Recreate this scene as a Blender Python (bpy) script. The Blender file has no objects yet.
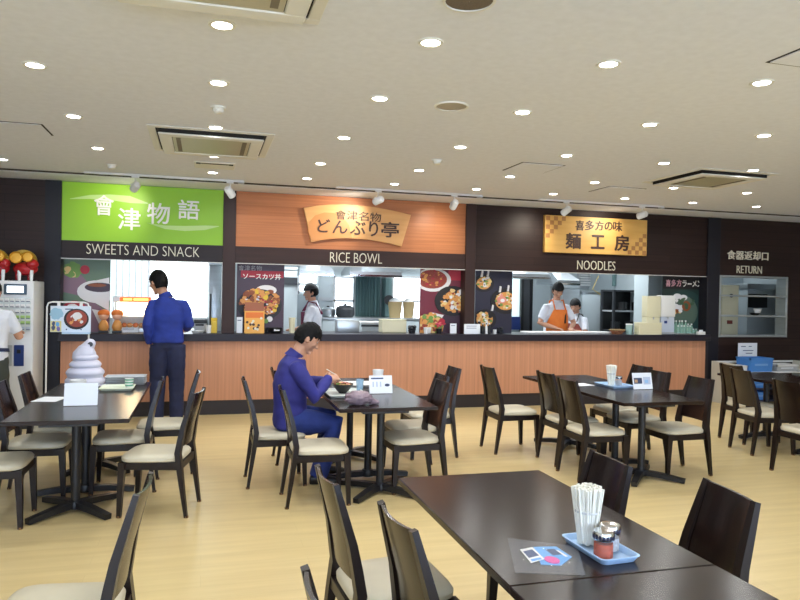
import bpy, bmesh, math, random
from mathutils import Vector, Matrix, noise
random.seed(7)
PI = math.pi
SC = bpy.context.scene
COL = SC.collection

# ------------------------------------------------------------------ camera
FPX, PITCH, ROLL, YAW, CAMH = 694.5, -.00903, .01843, .2738, 1.55
cy_, sy_ = math.cos(YAW), math.sin(YAW)
FW = Vector((sy_*math.cos(PITCH), cy_*math.cos(PITCH), math.sin(PITCH)))
r0 = Vector((cy_, -sy_, 0)); u0 = r0.cross(FW)
RT = r0*math.cos(ROLL) + u0*math.sin(ROLL)
UP = -r0*math.sin(ROLL) + u0*math.cos(ROLL)
CAM = Vector((0, 0, CAMH))
cd = bpy.data.cameras.new('camera'); cam = bpy.data.objects.new('camera', cd); COL.objects.link(cam)
cd.sensor_width = 36; cd.lens = 36*FPX/800; cd.clip_start = .05; cd.clip_end = 200
m = Matrix((RT, UP, -FW)).transposed().to_4x4(); m.translation = CAM
cam.matrix_world = m
SC.camera = cam
vs = SC.view_settings
vs.view_transform = 'Standard'; vs.look = 'None'; vs.gamma = 1; vs.use_curve_mapping = False; vs.exposure = 0.0

def at(px, py, Y):
    "the world point on the vertical plane y = Y seen at a point of the photograph"
    d = FW*FPX + RT*(px-400) + UP*(300-py)
    return CAM + d*(Y/d.y)
def on(px, py, Z):
    d = FW*FPX + RT*(px-400) + UP*(300-py)
    return CAM + d*((Z-CAMH)/d.z)
def rect(x0, y0, x1, y1, Y):
    mx, my = (x0+x1)/2, (y0+y1)/2
    return at(x0, my, Y).x, at(x1, my, Y).x, at(mx, y1, Y).z, at(mx, y0, Y).z

# ------------------------------------------------------------------ materials
def lin(c):
    return tuple(((v/255)/12.92 if v/255 <= .04045 else ((v/255+.055)/1.055)**2.4) for v in c)
MATS = {}
def mat(name, rgb, rough=.5, metal=0, coat=0, var=0, scale=(4, 4, 4), rgb2=None, bump=0, emit=0, trans=0, alpha=1, detail=4, spec=.5):
    if name in MATS: return MATS[name]
    M = bpy.data.materials.new(name); M.use_nodes = True
    nt = M.node_tree; b = nt.nodes['Principled BSDF']
    c = lin(rgb)
    b.inputs['Base Color'].default_value = (*c, 1)
    b.inputs['Roughness'].default_value = rough; b.inputs['Metallic'].default_value = metal
    b.inputs['Coat Weight'].default_value = coat; b.inputs['Coat Roughness'].default_value = .08
    b.inputs['Specular IOR Level'].default_value = spec
    if trans: b.inputs['Transmission Weight'].default_value = trans; b.inputs['IOR'].default_value = 1.1
    if alpha < 1: b.inputs['Alpha'].default_value = alpha
    if emit:
        b.inputs['Emission Color'].default_value = (*c, 1); b.inputs['Emission Strength'].default_value = emit
    if var or rgb2 or bump:
        tc = nt.nodes.new('ShaderNodeTexCoord'); mp = nt.nodes.new('ShaderNodeMapping')
        mp.inputs['Scale'].default_value = scale
        nz = nt.nodes.new('ShaderNodeTexNoise'); nz.inputs['Scale'].default_value = 1; nz.inputs['Detail'].default_value = detail
        nt.links.new(tc.outputs['Object'], mp.inputs['Vector']); nt.links.new(mp.outputs['Vector'], nz.inputs['Vector'])
        if var or rgb2:
            rp = nt.nodes.new('ShaderNodeValToRGB')
            c2 = lin(rgb2) if rgb2 else tuple(v*(1-var) for v in c)
            c1 = c if rgb2 else tuple(min(1, v*(1+var)) for v in c)
            rp.color_ramp.elements[0].position = .3; rp.color_ramp.elements[1].position = .7
            rp.color_ramp.elements[0].color = (*c2, 1); rp.color_ramp.elements[1].color = (*c1, 1)
            nt.links.new(nz.outputs['Fac'], rp.inputs['Fac']); nt.links.new(rp.outputs['Color'], b.inputs['Base Color'])
        if bump:
            bp = nt.nodes.new('ShaderNodeBump'); bp.inputs['Strength'].default_value = bump; bp.inputs['Distance'].default_value = .01
            nt.links.new(nz.outputs['Fac'], bp.inputs['Height']); nt.links.new(bp.outputs['Normal'], b.inputs['Normal'])
    MATS[name] = M
    return M

def plank_mat(name, rgb, rgb2, row, length, rough, seam, grain=(.8, 14, 14), vertical=False, coat=0, wall=False, mort=.55, g0=.82):
    "boards with thin seams and a grain that runs along them"
    M = bpy.data.materials.new(name); M.use_nodes = True; nt = M.node_tree; b = nt.nodes['Principled BSDF']
    L = nt.links.new; N = nt.nodes.new
    tc = N('ShaderNodeTexCoord'); sx = N('ShaderNodeSeparateXYZ'); L(tc.outputs['Object'], sx.inputs[0])
    cb = N('ShaderNodeCombineXYZ')
    a, c = ('X', 'Z') if wall else ('X', 'Y')
    if vertical: a, c = c, a
    L(sx.outputs[a], cb.inputs[0]); L(sx.outputs[c], cb.inputs[1])
    br = N('ShaderNodeTexBrick'); br.inputs['Scale'].default_value = 1; br.inputs['Brick Width'].default_value = length
    br.inputs['Row Height'].default_value = row; br.inputs['Mortar Size'].default_value = seam; br.inputs['Mortar Smooth'].default_value = .3
    br.inputs['Color1'].default_value = (*lin(rgb), 1); br.inputs['Color2'].default_value = (*lin(rgb2), 1)
    br.inputs['Mortar'].default_value = (*[v*mort for v in lin(rgb2)], 1); br.inputs['Bias'].default_value = -.2
    L(cb.outputs[0], br.inputs['Vector'])
    mp = N('ShaderNodeMapping'); mp.inputs['Scale'].default_value = grain; L(cb.outputs[0], mp.inputs['Vector'])
    nz = N('ShaderNodeTexNoise'); nz.inputs['Scale'].default_value = 1.5; nz.inputs['Detail'].default_value = 6; L(mp.outputs[0], nz.inputs['Vector'])
    rp = N('ShaderNodeValToRGB'); rp.color_ramp.elements[0].position = .3; rp.color_ramp.elements[1].position = .75
    rp.color_ramp.elements[0].color = (g0, g0*.98, g0*.94, 1); rp.color_ramp.elements[1].color = (1.08, 1.08, 1.08, 1)
    L(nz.outputs['Fac'], rp.inputs['Fac'])
    mx = N('ShaderNodeMix'); mx.data_type = 'RGBA'; mx.blend_type = 'MULTIPLY'; mx.inputs[0].default_value = 1
    L(br.outputs['Color'], mx.inputs[6]); L(rp.outputs['Color'], mx.inputs[7]); L(mx.outputs[2], b.inputs['Base Color'])
    b.inputs['Roughness'].default_value = rough; b.inputs['Coat Weight'].default_value = coat; b.inputs['Specular IOR Level'].default_value = .25 if wall else .5
    MATS[name] = M
    return M

floor_m = plank_mat('vinyl plank floor', (213, 192, 141), (210, 188, 136), .15, 1.2, .3, .001, (.8, 10, 14), mort=.88, g0=.92)
wallwood = plank_mat('dark brown wall boards', (49, 33, 30), (40, 26, 24), .105, 4.5, .45, .003, (.6, 20, 1), wall=True)
orangewood = plank_mat('orange veneer boards', (188, 122, 80), (174, 108, 68), .12, 6, .4, .0005, (.6, 26, 1), wall=True)
frontwood = plank_mat('salmon counter veneer', (203, 147, 115), (198, 142, 111), .45, 40, .4, .0012, (.3, 22, 1), wall=True, vertical=True)
ceil_m = mat('ceiling plaster', (230, 234, 244), .9, var=.03, scale=(18, 18, 18), bump=.05)
ivory = mat('ivory trim paint', (232, 232, 226), .6)
wood_d = mat('dark stained wood', (30, 18, 16), .36, coat=.05, rgb2=(20, 12, 12), scale=(30, 30, 3), spec=.32)
back_w = mat('dark lacquered plywood', (34, 19, 16), .27, coat=.1, rgb2=(19, 11, 10), scale=(24, 24, 1.5), spec=.38)
top_w = mat('dark walnut tabletop laminate', (42, 29, 24), .21, coat=0, rgb2=(29, 20, 17), scale=(26, 2.2, 20), spec=.3)
seat_m = mat('cream leatherette', (206, 197, 172), .42, var=.04, scale=(9, 9, 9))
capm = mat('tan glide cap', (130, 95, 60), .6)
iron = mat('black powder coated steel', (24, 25, 30), .4)
darkpil = mat('charcoal pillar laminate', (34, 33, 40), .45, var=.08, scale=(3, 3, 8), spec=.25)
brownpil = mat('brown pillar laminate', (58, 40, 37), .45, var=.08, scale=(6, 6, 1), spec=.25)
header_m = mat('brown header laminate', (62, 41, 36), .45, rgb2=(50, 33, 29), scale=(1, 6, 20), spec=.25)
header_k = mat('charcoal header laminate', (48, 38, 40), .45, rgb2=(40, 32, 34), scale=(1, 6, 20), spec=.25)
worktop_m = mat('charcoal worktop laminate', (40, 36, 45), .35, spec=.25)
kick_m = mat('black kickboard', (40, 33, 36), .45)
green_m = mat('lime green sign face', (146, 200, 30), .45)
palegreen = mat('pale green swoosh', (196, 226, 140), .45)
white_l = mat('white lettering', (245, 243, 236), .4)
cream_l = mat('cream lettering', (232, 226, 206), .4)
brown_l = mat('dark brown lettering', (66, 38, 26), .5)
tansign = mat('tan timber sign face', (226, 172, 106), .45, rgb2=(214, 156, 92), scale=(1.2, 5, 16))
hill_m = mat('deeper tan sunrise shape', (206, 140, 78), .45)
goldsign = mat('golden timber sign face', (226, 178, 98), .45, rgb2=(216, 164, 84), scale=(1.2, 5, 16))
checker = mat('brown checker squares', (176, 122, 66), .5)
signedge = mat('sign edge timber', (150, 96, 52), .5)
white = mat('white plastic', (232, 232, 230), .4)
whitem = mat('white enamelled metal', (226, 227, 228), .35)
paper = mat('white card', (236, 240, 246), .5)
greym = mat('light grey plastic', (176, 180, 184), .45)
steel = mat('brushed stainless steel', (190, 196, 200), .32, metal=.85, var=.06, scale=(2, 2, 30))
chrome = mat('chrome', (215, 215, 215), .12, metal=1)
darkgrey = mat('dark grey plastic', (52, 54, 58), .45)
black = mat('black plastic', (20, 20, 22), .4)
kwall = mat('kitchen wall panel', (176, 186, 190), .5, var=.04, scale=(2, 2, 2))
kfloor = mat('kitchen floor', (110, 112, 110), .6)
roomwall = mat('cream room wall', (222, 222, 218), .8)
skin = mat('warm skin', (196, 146, 118), .5, var=.05, scale=(14, 14, 14))
hair_m = mat('black hair', (12, 11, 12), .6, var=.3, scale=(60, 60, 12), spec=.18)
blue_shirt = mat('royal blue cotton', (30, 54, 146), .8, rgb2=(25, 46, 128), scale=(9, 9, 9))
blue_cover = mat('indigo work cotton', (46, 46, 128), .8, rgb2=(38, 40, 112), scale=(9, 9, 9))
navy = mat('navy twill', (32, 40, 76), .85, rgb2=(26, 32, 62), scale=(9, 9, 9))
bluetrous = mat('blue work trousers', (36, 56, 128), .85, rgb2=(28, 44, 106), scale=(9, 9, 9))
olive = mat('dark olive twill', (58, 62, 56), .85)
whitecloth = mat('white cotton', (226, 228, 234), .85, rgb2=(212, 216, 226), scale=(7, 7, 7))
apron_o = mat('orange apron cotton', (232, 128, 52), .8, rgb2=(218, 112, 42), scale=(9, 9, 9))
apron_p = mat('plum apron cotton', (104, 34, 62), .8)
shoe_m = mat('black leather shoes', (24, 22, 24), .4)
bluetub = mat('blue polypropylene', (74, 138, 214), .4)
navytub = mat('navy polypropylene', (34, 56, 120), .4)
palebluetray = mat('pale blue tray plastic', (172, 204, 238), .35)
creamtub = mat('cream polypropylene', (222, 216, 184), .45)
greenglass = mat('green glass', (150, 190, 174), .15, alpha=.75)
glass = mat('clear glass', (235, 240, 240), .04, alpha=.04)
bagfilm = mat('clear plastic film', (225, 228, 235), .1, alpha=.09)
redspice = mat('red chilli flakes', (178, 62, 16), .7, var=.4, scale=(120, 120, 120))
greyspice = mat('grey pepper', (176, 178, 184), .7, var=.3, scale=(120, 120, 120))
lightwood = mat('pale chopstick paper', (238, 236, 224), .6)
red = mat('glossy red lacquer', (170, 24, 30), .25)
gold = mat('gold foil', (206, 150, 44), .3, metal=.4)
pink = mat('pink vinyl', (226, 70, 160), .4)
ltblue = mat('sky blue print', (96, 166, 226), .5)
orange = mat('orange print', (226, 120, 44), .5)
yellow = mat('yellow plastic', (226, 190, 50), .45)
crimson = mat('crimson print', (176, 34, 56), .5)
plum = mat('plum poster print', (60, 34, 52), .4)
plum2 = mat('maroon poster print', (110, 28, 48), .4)
indigo = mat('indigo poster print', (40, 38, 58), .4)
mauve = mat('mauve poster print', (128, 96, 112), .4)
moss = mat('moss poster print', (92, 116, 92), .4)
deepgreen = mat('deep green poster print', (28, 48, 46), .4)
fried = mat('golden fried print', (216, 150, 78), .5)
fried2 = mat('brown crust print', (140, 74, 38), .5)
noodle = mat('pale noodle print', (226, 196, 130), .5)
meatp = mat('pink pork print', (222, 146, 130), .5)
porc = mat('white porcelain print', (226, 224, 226), .5)
blackp = mat('black bowl print', (26, 22, 26), .5)
sauce = mat('red sauce print', (150, 60, 44), .5)
leafg = mat('green garnish print', (110, 150, 70), .5)
film_d = mat('printed paper ink', (70, 84, 120), .6)
mint = mat('mint green plastic', (100, 170, 140), .4)
winpane = mat('daylit frosted pane', (240, 250, 255), .5, emit=3.2)
daypane = mat('daylit window pane', (205, 226, 255), .5, emit=11)
screenm = mat('lit screen', (236, 244, 250), .4, emit=1.4)
lens_m = mat('lit downlight lens', (255, 250, 240), .4, emit=30)
warmglow = mat('warm lit showcase', (255, 226, 180), .4, emit=4)
orangeglow = mat('backlit orange strip', (240, 96, 20), .4, emit=1.3)
yellowglow = mat('backlit yellow print', (255, 214, 110), .4, emit=1.6)
frosty = mat('milky lavender plastic', (204, 204, 220), .35, var=.02)
khaki = mat('khaki cloth', (160, 140, 100), .8)
purplebag = mat('lilac crinkled film', (150, 132, 142), .2, rgb2=(110, 92, 104), scale=(22, 22, 22), bump=.6)
leadgreen = mat('grey green curtain', (120, 150, 150), .6, rgb2=(90, 120, 120), scale=(20, 20, .4))
gap_m = mat('recess shade', (26, 23, 20), .8); shadow_m = mat('brown gap shade', (66, 58, 50), .8)  # shade inside ceiling slots and gaps, put into flat dark colours
grillm = mat('grey speaker mesh', (112, 100, 86), .7, var=.3, scale=(160, 160, 160))
rubber = mat('dark rubber', (30, 26, 26), .7)

# ------------------------------------------------------------------ mesh builder
class MB:
    def __init__(s): s.v = []; s.f = []; s.mi = []; s.sm = []
    def add(s, vs, fs, mi=0, smooth=False):
        o = len(s.v); s.v += [tuple(p) for p in vs]
        for f in fs: s.f.append([i+o for i in f]); s.mi.append(mi); s.sm.append(smooth)
        return s
    def box(s, x0, x1, y0, y1, z0, z1, mi=0, bev=0, M=None, seg=1):
        bm = bmesh.new(); bmesh.ops.create_cube(bm, size=1)
        for v in bm.verts:
            v.co = Vector(((x0+x1)/2+v.co.x*(x1-x0), (y0+y1)/2+v.co.y*(y1-y0), (z0+z1)/2+v.co.z*(z1-z0)))
        if bev:
            bev = min(bev, .45*min(abs(x1-x0), abs(y1-y0), abs(z1-z0)))
            bmesh.ops.bevel(bm, geom=bm.edges[:], offset=bev, segments=seg, affect='EDGES', profile=.5)
        if M: bmesh.ops.transform(bm, matrix=M, verts=bm.verts)
        bm.verts.index_update()
        s.add([v.co.copy() for v in bm.verts], [[v.index for v in f.verts] for f in bm.faces], mi, seg > 1); bm.free(); return s
    def rings(s, rs, mi=0, cap=True, smooth=True, closed=True):
        n = len(rs[0]); vs = [p for r in rs for p in r]; fs = []
        for k in range(len(rs)-1):
            for i in range(n if closed else n-1):
                j = (i+1) % n; fs.append([k*n+i, k*n+j, (k+1)*n+j, (k+1)*n+i])
        s.add(vs, fs, mi, smooth)
        if cap and closed:
            s.add(rs[0], [list(range(n))[::-1]], mi, False); s.add(rs[-1], [list(range(n))], mi, False)
        return s
    def lathe(s, prof, c=(0, 0, 0), seg=20, mi=0, cap=True, M=None):
        rs = []
        for r, z in prof:
            ring = [Vector((c[0]+r*math.cos(2*PI*i/seg), c[1]+r*math.sin(2*PI*i/seg), c[2]+z)) for i in range(seg)]
            if M: ring = [M @ p for p in ring]
            rs.append(ring)
        return s.rings(rs, mi, cap)
    def tube(s, pts, rad, seg=10, mi=0, cap=True, round_=False, sq=None):
        pts = [Vector(p) for p in pts]; n = len(pts)
        rad = rad if isinstance(rad, (list, tuple)) else [rad]*n
        P = []; R = []
        if round_:
            d = (pts[0]-pts[1]).normalized()
            for a in (80, 55, 28): P.append(pts[0]+d*rad[0]*math.sin(math.radians(a))); R.append(rad[0]*math.cos(math.radians(a)))
        P += pts; R += rad
        if round_:
            d = (pts[-1]-pts[-2]).normalized()
            for a in (28, 55, 80): P.append(pts[-1]+d*rad[-1]*math.sin(math.radians(a))); R.append(rad[-1]*math.cos(math.radians(a)))
        rs = []; prev = None
        for i, p in enumerate(P):
            t = (P[min(i+1, len(P)-1)]-P[max(i-1, 0)]).normalized()
            if prev is None:
                ref = Vector((0, 0, 1)) if abs(t.z) < .9 else Vector((0, 1, 0))
                a = ref.cross(t).normalized()
            else: a = (prev - t*prev.dot(t)).normalized()
            prev = a; b = t.cross(a)
            if sq:   # rectangular bar: half sizes along a and b scaled by radius
                rs.append([p+a*R[i]*x*sq[0]+b*R[i]*y*sq[1] for x, y in ((-1, -1), (1, -1), (1, 1), (-1, 1))])
            else: rs.append([p+(a*math.cos(2*PI*k/seg)+b*math.sin(2*PI*k/seg))*R[i] for k in range(seg)])
        return s.rings(rs, mi, cap, smooth=not sq)
    def ell(s, c, r, seg=16, rings=10, mi=0, M=None, fn=None):
        rs = []
        for k in range(rings+1):
            t = PI*(k+ (0.02 if k == 0 else -.02 if k == rings else 0))/rings
            ring = []
            for i in range(seg):
                a = 2*PI*i/seg; d = Vector((math.sin(t)*math.cos(a), math.sin(t)*math.sin(a), -math.cos(t)))
                p = Vector((d.x*r[0], d.y*r[1], d.z*r[2]))
                if fn: p = fn(d, p)
                if M: p = M @ p
                ring.append(p+Vector(c))
            rs.append(ring)
        return s.rings(rs, mi)
    def prism(s, poly, y0, y1, mi=0):
        "polygon in x,z pushed from y0 (front) to y1"
        n = len(poly)
        vs = [(x, y0, z) for x, z in poly]+[(x, y1, z) for x, z in poly]
        fs = [list(range(n)), list(range(n, 2*n))[::-1]]+[[i, (i+1) % n, n+(i+1) % n, n+i] for i in range(n)]
        return s.add(vs, fs, mi)
    def disc(s, cx, cz, rx, rz, y, mi=0, n=24, th=.0012, a0=0, a1=2*PI, jit=0):
        k = n if a1-a0 >= 2*PI-.01 else n+1
        poly = []
        for i in range(k):
            a = a0+(a1-a0)*i/n; q = 1+(random.uniform(-jit, jit) if jit else 0)
            poly.append((cx+rx*q*math.cos(a), cz+rz*q*math.sin(a)))
        return s.prism(poly, y-th, y, mi)
    def build(s, name, mats, parent=None, loc=None, rotz=0):
        me = bpy.data.meshes.new(name); me.from_pydata(s.v, [], s.f)
        for mm in (mats if isinstance(mats, (list, tuple)) else [mats]): me.materials.append(mm)
        me.polygons.foreach_set('material_index', s.mi); me.polygons.foreach_set('use_smooth', s.sm)
        bm = bmesh.new(); bm.from_mesh(me); bmesh.ops.remove_doubles(bm, verts=bm.verts, dist=1e-5)
        bmesh.ops.recalc_face_normals(bm, faces=bm.faces); bm.to_mesh(me); bm.free(); me.update(); me.set_sharp_from_angle(angle=math.radians(42))
        o = bpy.data.objects.new(name, me); COL.objects.link(o)
        if parent: o.parent = parent
        if loc: o.location = loc
        o.rotation_euler.z = rotz
        return o

def tag(o, label, cat, group=None):
    o['label'] = label; o['category'] = cat
    if group: o['group'] = group
    return o
def thing(name, label, cat, loc=(0, 0, 0), rotz=0, group=None):
    o = bpy.data.objects.new(name, None); COL.objects.link(o); o.empty_display_size = .1
    o.location = loc; o.rotation_euler.z = rotz
    return tag(o, label, cat, group)
def struct(name, mb, mm):
    o = mb.build(name, mm); o['kind'] = 'structure'; return o
def dup(src, loc=None, rotz=None, label=None, parent=None):
    c = src.copy(); COL.objects.link(c)
    if parent: c.parent = parent
    if loc is not None: c.location = loc
    if rotz is not None: c.rotation_euler.z = rotz
    if label: c['label'] = label
    for ch in list(src.children): dup(ch, parent=c)
    return c
def part(name, mb, mm, parent): return mb.build(name, mm, parent)

def text(name, s, mm, x0, x1, z0, z1, y, parent=None, depth=.012, weight=0.0, keep=False, spacing=1.0, bold=0):
    "raised lettering facing the room, fitted to a rectangle of the wall"
    cu = bpy.data.curves.new('t', 'FONT'); cu.body = s; cu.size = 1; cu.extrude = .02; cu.offset = weight; cu.resolution_u = 3
    cu.space_character = spacing
    t = bpy.data.objects.new('t', cu); COL.objects.link(t)
    dg = bpy.context.evaluated_depsgraph_get()
    me = bpy.data.meshes.new_from_object(t.evaluated_get(dg)); bpy.data.objects.remove(t)
    if bold:
        vs_ = [v.co.copy() for v in me.vertices]; fs_ = [list(p.vertices) for p in me.polygons]; nv, av, af = len(vs_), [], []
        for k, (dx, dy) in enumerate(((-bold, 0), (bold, 0), (0, bold), (0, -bold))):
            av += [(v.x+dx, v.y+dy, v.z+(.0012*k if v.z > 0 else 0)) for v in vs_]; af += [[i+k*nv for i in f] for f in fs_]
        me = bpy.data.meshes.new(name); me.from_pydata(av, [], af)
    xs = [v.co.x for v in me.vertices]; ys = [v.co.y for v in me.vertices]
    a0, a1, b0, b1 = min(xs), max(xs), min(ys), max(ys)
    sx = (x1-x0)/(a1-a0); sz = (z1-z0)/(b1-b0)
    if keep: sx = sz = min(sx, sz)
    for v in me.vertices:
        x, yy, zz = v.co
        v.co = Vector((x0+(x-a0)*sx, y-depth/2-zz/.02*depth/2, z0+(yy-b0)*sz))
    me.materials.clear(); me.materials.append(mm); me.name = name
    for p in me.polygons: p.material_index = 0
    o = bpy.data.objects.new(name, me); COL.objects.link(o)
    if parent: o.parent = parent
    return o

def light(name, kind, loc, power, color=(1, 1, 1), size=.12, target=None, parent=None, spread=None, size_y=None, angle=None, blend=.6):
    l = bpy.data.lights.new(name, kind); l.energy = power; l.color = color
    if kind == 'AREA':
        l.size = size
        if size_y: l.shape = 'RECTANGLE'; l.size_y = size_y
        else: l.shape = 'DISK'
        if spread: l.spread = spread
    elif kind == 'SPOT':
        l.shadow_soft_size = size; l.spot_size = angle or 1; l.spot_blend = blend
    else: l.shadow_soft_size = size
    o = bpy.data.objects.new(name, l); COL.objects.link(o); o.location = loc
    if target: o.rotation_euler = (Vector(target)-Vector(loc)).to_track_quat('-Z', 'Y').to_euler()
    if parent: o.parent = parent
    return o

# ------------------------------------------------------------------ the room
CZ = 2.83
XL, XR, YB, YF = -5.0, 10.6, -4.0, 9.0
struct('floor', MB().box(XL, XR, YB, 9.0, -.1, 0), floor_m)
struct('floor_kitchen', MB().box(-2.0, XR, 9.0, 12.9, -.1, 0), kfloor)
cb = MB().box(XL, XR, YB, 8.42, CZ, CZ+.1)
cb.box(XL, XR, 8.46, 9.3, CZ-.018, CZ+.1)
cb.box(XL, XR, 9.3, 12.9, CZ, CZ+.1)
struct('ceiling', cb, ceil_m)
struct('trim_1', MB().box(XL, XR, 8.421, 8.459, CZ-.014, CZ+.1), shadow_m)  # dark strip standing in for the shade of the ceiling gap
struct('wall_left', MB().box(XL-.15, XL, YB, 9.2, 0, CZ), roomwall)
struct('wall_right', MB().box(XR, XR+.15, YB, 12.9, 0, CZ), roomwall)
# rear wall behind the viewpoint with its daylit windows
wb = MB().box(XL, XR, YB-.15, YB, 0, .8).box(XL, XR, YB-.15, YB, 2.5, CZ)
edges = [XL, -4.2, -1.8, -1.4, 1.0, 1.4, 3.8, 4.2, 6.6, XR]
for i in range(0, 10, 2): wb.box(edges[i], edges[i+1], YB-.15, YB, .8, 2.5)
struct('wall_rear', wb, roomwall)
for k, i in enumerate(range(1, 9, 2)):
    w = struct('window_%d' % (k+1), MB().box(edges[i], edges[i+1], YB-.12, YB-.1, .8, 2.5), daypane)
    fr = MB(); mid = (edges[i]+edges[i+1])/2
    for x in (edges[i]+.03, mid, edges[i+1]-.03): fr.box(x-.03, x+.03, YB-.1, YB-.04, .8, 2.5)
    fr.box(edges[i], edges[i+1], YB-.1, YB-.04, .8, .86).box(edges[i], edges[i+1], YB-.1, YB-.04, 2.44, 2.5)
    part('window_frame', fr, greym, w)

# front wall: boards, pillars, headers
struct('wall_front_left', MB().box(XL, -1.82, 9.0, 9.2, 0, CZ-.023), wallwood)
struct('trim_2', MB().box(-1.82, -1.645, 8.97, 9.25, 0, CZ-.023), darkpil)
struct('trim_3', MB().box(.205, .362, 8.985, 9.4, 1.0105, CZ-.023, bev=.004), brownpil)
struct('trim_4', MB().box(3.452, 3.6, 8.985, 9.4, 1.0105, CZ-.023, bev=.004), brownpil)
struct('trim_5', MB().box(7.405, 7.63, 8.97, 9.4, 0, CZ-.023, bev=.004), darkpil)
struct('trim_6', MB().box(-1.645, .205, 9.0, 9.2, 1.9, 2.113), header_k)
struct('trim_7', MB().box(.362, 3.452, 9.0, 9.2, 1.9, 2.113), header_m)
struct('trim_8', MB().box(.362, 3.452, 9.012, 9.2, 2.113, CZ-.023), orangewood)
struct('wall_front', MB().box(3.6, 7.405, 9.0, 9.2, 1.905, CZ-.023), wallwood)
wr = MB().box(7.63, 7.655, 9.0, 9.2, 0, CZ-.023).box(8.925, XR, 9.0, 9.2, 0, CZ-.023).box(7.655, 8.925, 9.0, 9.2, 0, .985).box(7.655, 8.925, 9.0, 9.2, 1.915, CZ-.023)
struct('wall_front_right', wr, wallwood)
tr = MB()
for a, b in ((-1.645, .205), (.362, 3.452), (3.6, 7.405)): tr.box(a, b, 8.995, 9.01, 1.892, 1.902)
struct('trim_9', tr, mat('pale opening edge', (206, 204, 200), .4))
struct('wall_behind_sign', MB().box(-1.645, .205, 9.06, 9.2, 2.113, CZ-.023), header_k)

# kitchens behind the openings
struct('wall_kitchen_back', MB().box(-1.9, XR, 12.6, 12.75, 0, CZ), kwall)
struct('wall_kitchen_left', MB().box(-1.80, -1.70, 9.25, 12.6, 0, CZ), kwall)
struct('wall_kitchen_sweets', MB().box(-1.70, .29, 11.2, 11.3, 0, CZ), kwall)
struct('wall_kitchen_middle', MB().box(.29, .35, 9.57, 12.6, 0, CZ), kwall)
struct('wall_kitchen_right', MB().box(7.52, 7.57, 9.57, 12.6, 0, CZ), kwall)
for nm, x, y, sx, sy, p in (('sweets kitchen', -.7, 10.1, 1.2, .5, 30), ('rice kitchen', 1.9, 10.6, 2.2, .6, 105), ('noodle kitchen', 5.4, 10.6, 2.6, .6, 95), ('wash kitchen', 8.6, 10.8, 1, .5, 18)):
    t = thing('fluorescent_fitting', 'white ceiling fluorescent fitting in the %s' % nm, 'ceiling light', (x, y, CZ))
    part('housing', MB().box(-sx/2, sx/2, -sy/2, sy/2, -.05, 0, bev=.01), whitem, t)
    light('fluorescent_lamp', 'AREA', (0, 0, -.06), p, (.90, .97, 1), sx, parent=t, size_y=sy)

# ------------------------------------------------------------------ counter
t = thing('serving_counter', 'long serving counter with salmon veneer front and charcoal worktop', 'counter', (0, 0, 0))
part('worktop', MB().box(-1.645, 7.405, 8.87, 8.984, .92, 1.01, bev=.004).box(-1.645, 7.405, 8.98, 9.55, .93, 1.009), worktop_m, t)
part('front_panel', MB().box(-1.625, 7.36, 8.93, 9.0, .18, .92), frontwood, t)
part('end_panel', MB().box(7.36, 7.403, 8.92, 9.0, 0, .92), kick_m, t)
part('kickboard', MB().box(-1.645, 7.36, 8.945, 9.0, 0, .18), kick_m, t)
part('rear_carcass', MB().box(-1.6, 7.4, 9.02, 9.5, 0, .93), greym, t)

# ------------------------------------------------------------------ signs
sg = thing('shop_sign', 'lime green fascia sign with white Japanese characters', 'sign', (0, 0, 0))
part('sign_board', MB().box(-1.645, .205, 9.0, 9.06, 2.113, CZ-.024), green_m, sg)
def swoosh(pts_up, pts_lo, y):
    poly = [(at(a, b, y).x, at(a, b, y).z) for a, b in pts_up+pts_lo[::-1]]
    return MB().prism(poly, y-.003, y+.002)
part('swoosh', swoosh([(70, 198.5), (90, 195), (110, 194.5), (130, 196), (148, 203)], [(70, 199), (90, 199), (110, 200), (130, 203), (148, 203.8)], 9.0), palegreen, sg)
part('swoosh', swoosh([(147, 223), (165, 225.5), (185, 226), (205, 225.5), (219, 226)], [(147, 222.8), (165, 229), (185, 231), (205, 230), (219, 226.5)], 9.0), palegreen, sg)
for ch, px0, px1, py0, py1 in (('會', 94, 114, 195, 215.5), ('津', 118, 140.5, 208, 230), ('物', 147, 170, 203, 224), ('語', 178, 199.5, 200, 219.5)):
    x0, x1, z0, z1 = rect(px0, py0, px1, py1, 9.0)
    text('character', ch, white_l, x0, x1, z0, z1, 9.0, sg, .014, .0, bold=.012)
x0, x1, z0, z1 = rect(86.5, 245.5, 199.5, 255.5, 9.0)
tag(text('sign_lettering', 'SWEETS AND SNACK', cream_l, x0, x1, z0, z1, 9.0, None, .012, -.013), 'cream raised letters SWEETS AND SNACK on the charcoal header', 'lettering', 'stall name letters')
x0, x1, z0, z1 = rect(330, 253, 382, 263, 9.0)
tag(text('sign_lettering', 'RICE BOWL', cream_l, x0, x1, z0, z1, 9.0, None, .012, -.013), 'cream raised letters RICE BOWL on the brown header', 'lettering', 'stall name letters')
x0, x1, z0, z1 = rect(577, 261, 615, 270, 9.0)
tag(text('sign_lettering', 'NOODLES', cream_l, x0, x1, z0, z1, 9.0, None, .012, -.013), 'cream raised letters NOODLES over the noodle kitchen opening', 'lettering', 'stall name letters')
x0, x1, z0, z1 = rect(736.5, 266, 761.5, 273.5, 9.0)
tag(text('sign_lettering', 'RETURN', cream_l, x0, x1, z0, z1, 9.0, None, .012, -.01), 'cream raised letters RETURN above the dish return hatch', 'lettering', 'stall name letters')
x0, x1, z0, z1 = rect(727, 251, 768, 260, 9.0)
tag(text('sign_lettering', '食器返却口', cream_l, x0, x1, z0, z1, 9.0, None, .012, .0, bold=.008), 'cream Japanese characters at the top of the dish return wall', 'lettering', 'stall name letters')

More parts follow.
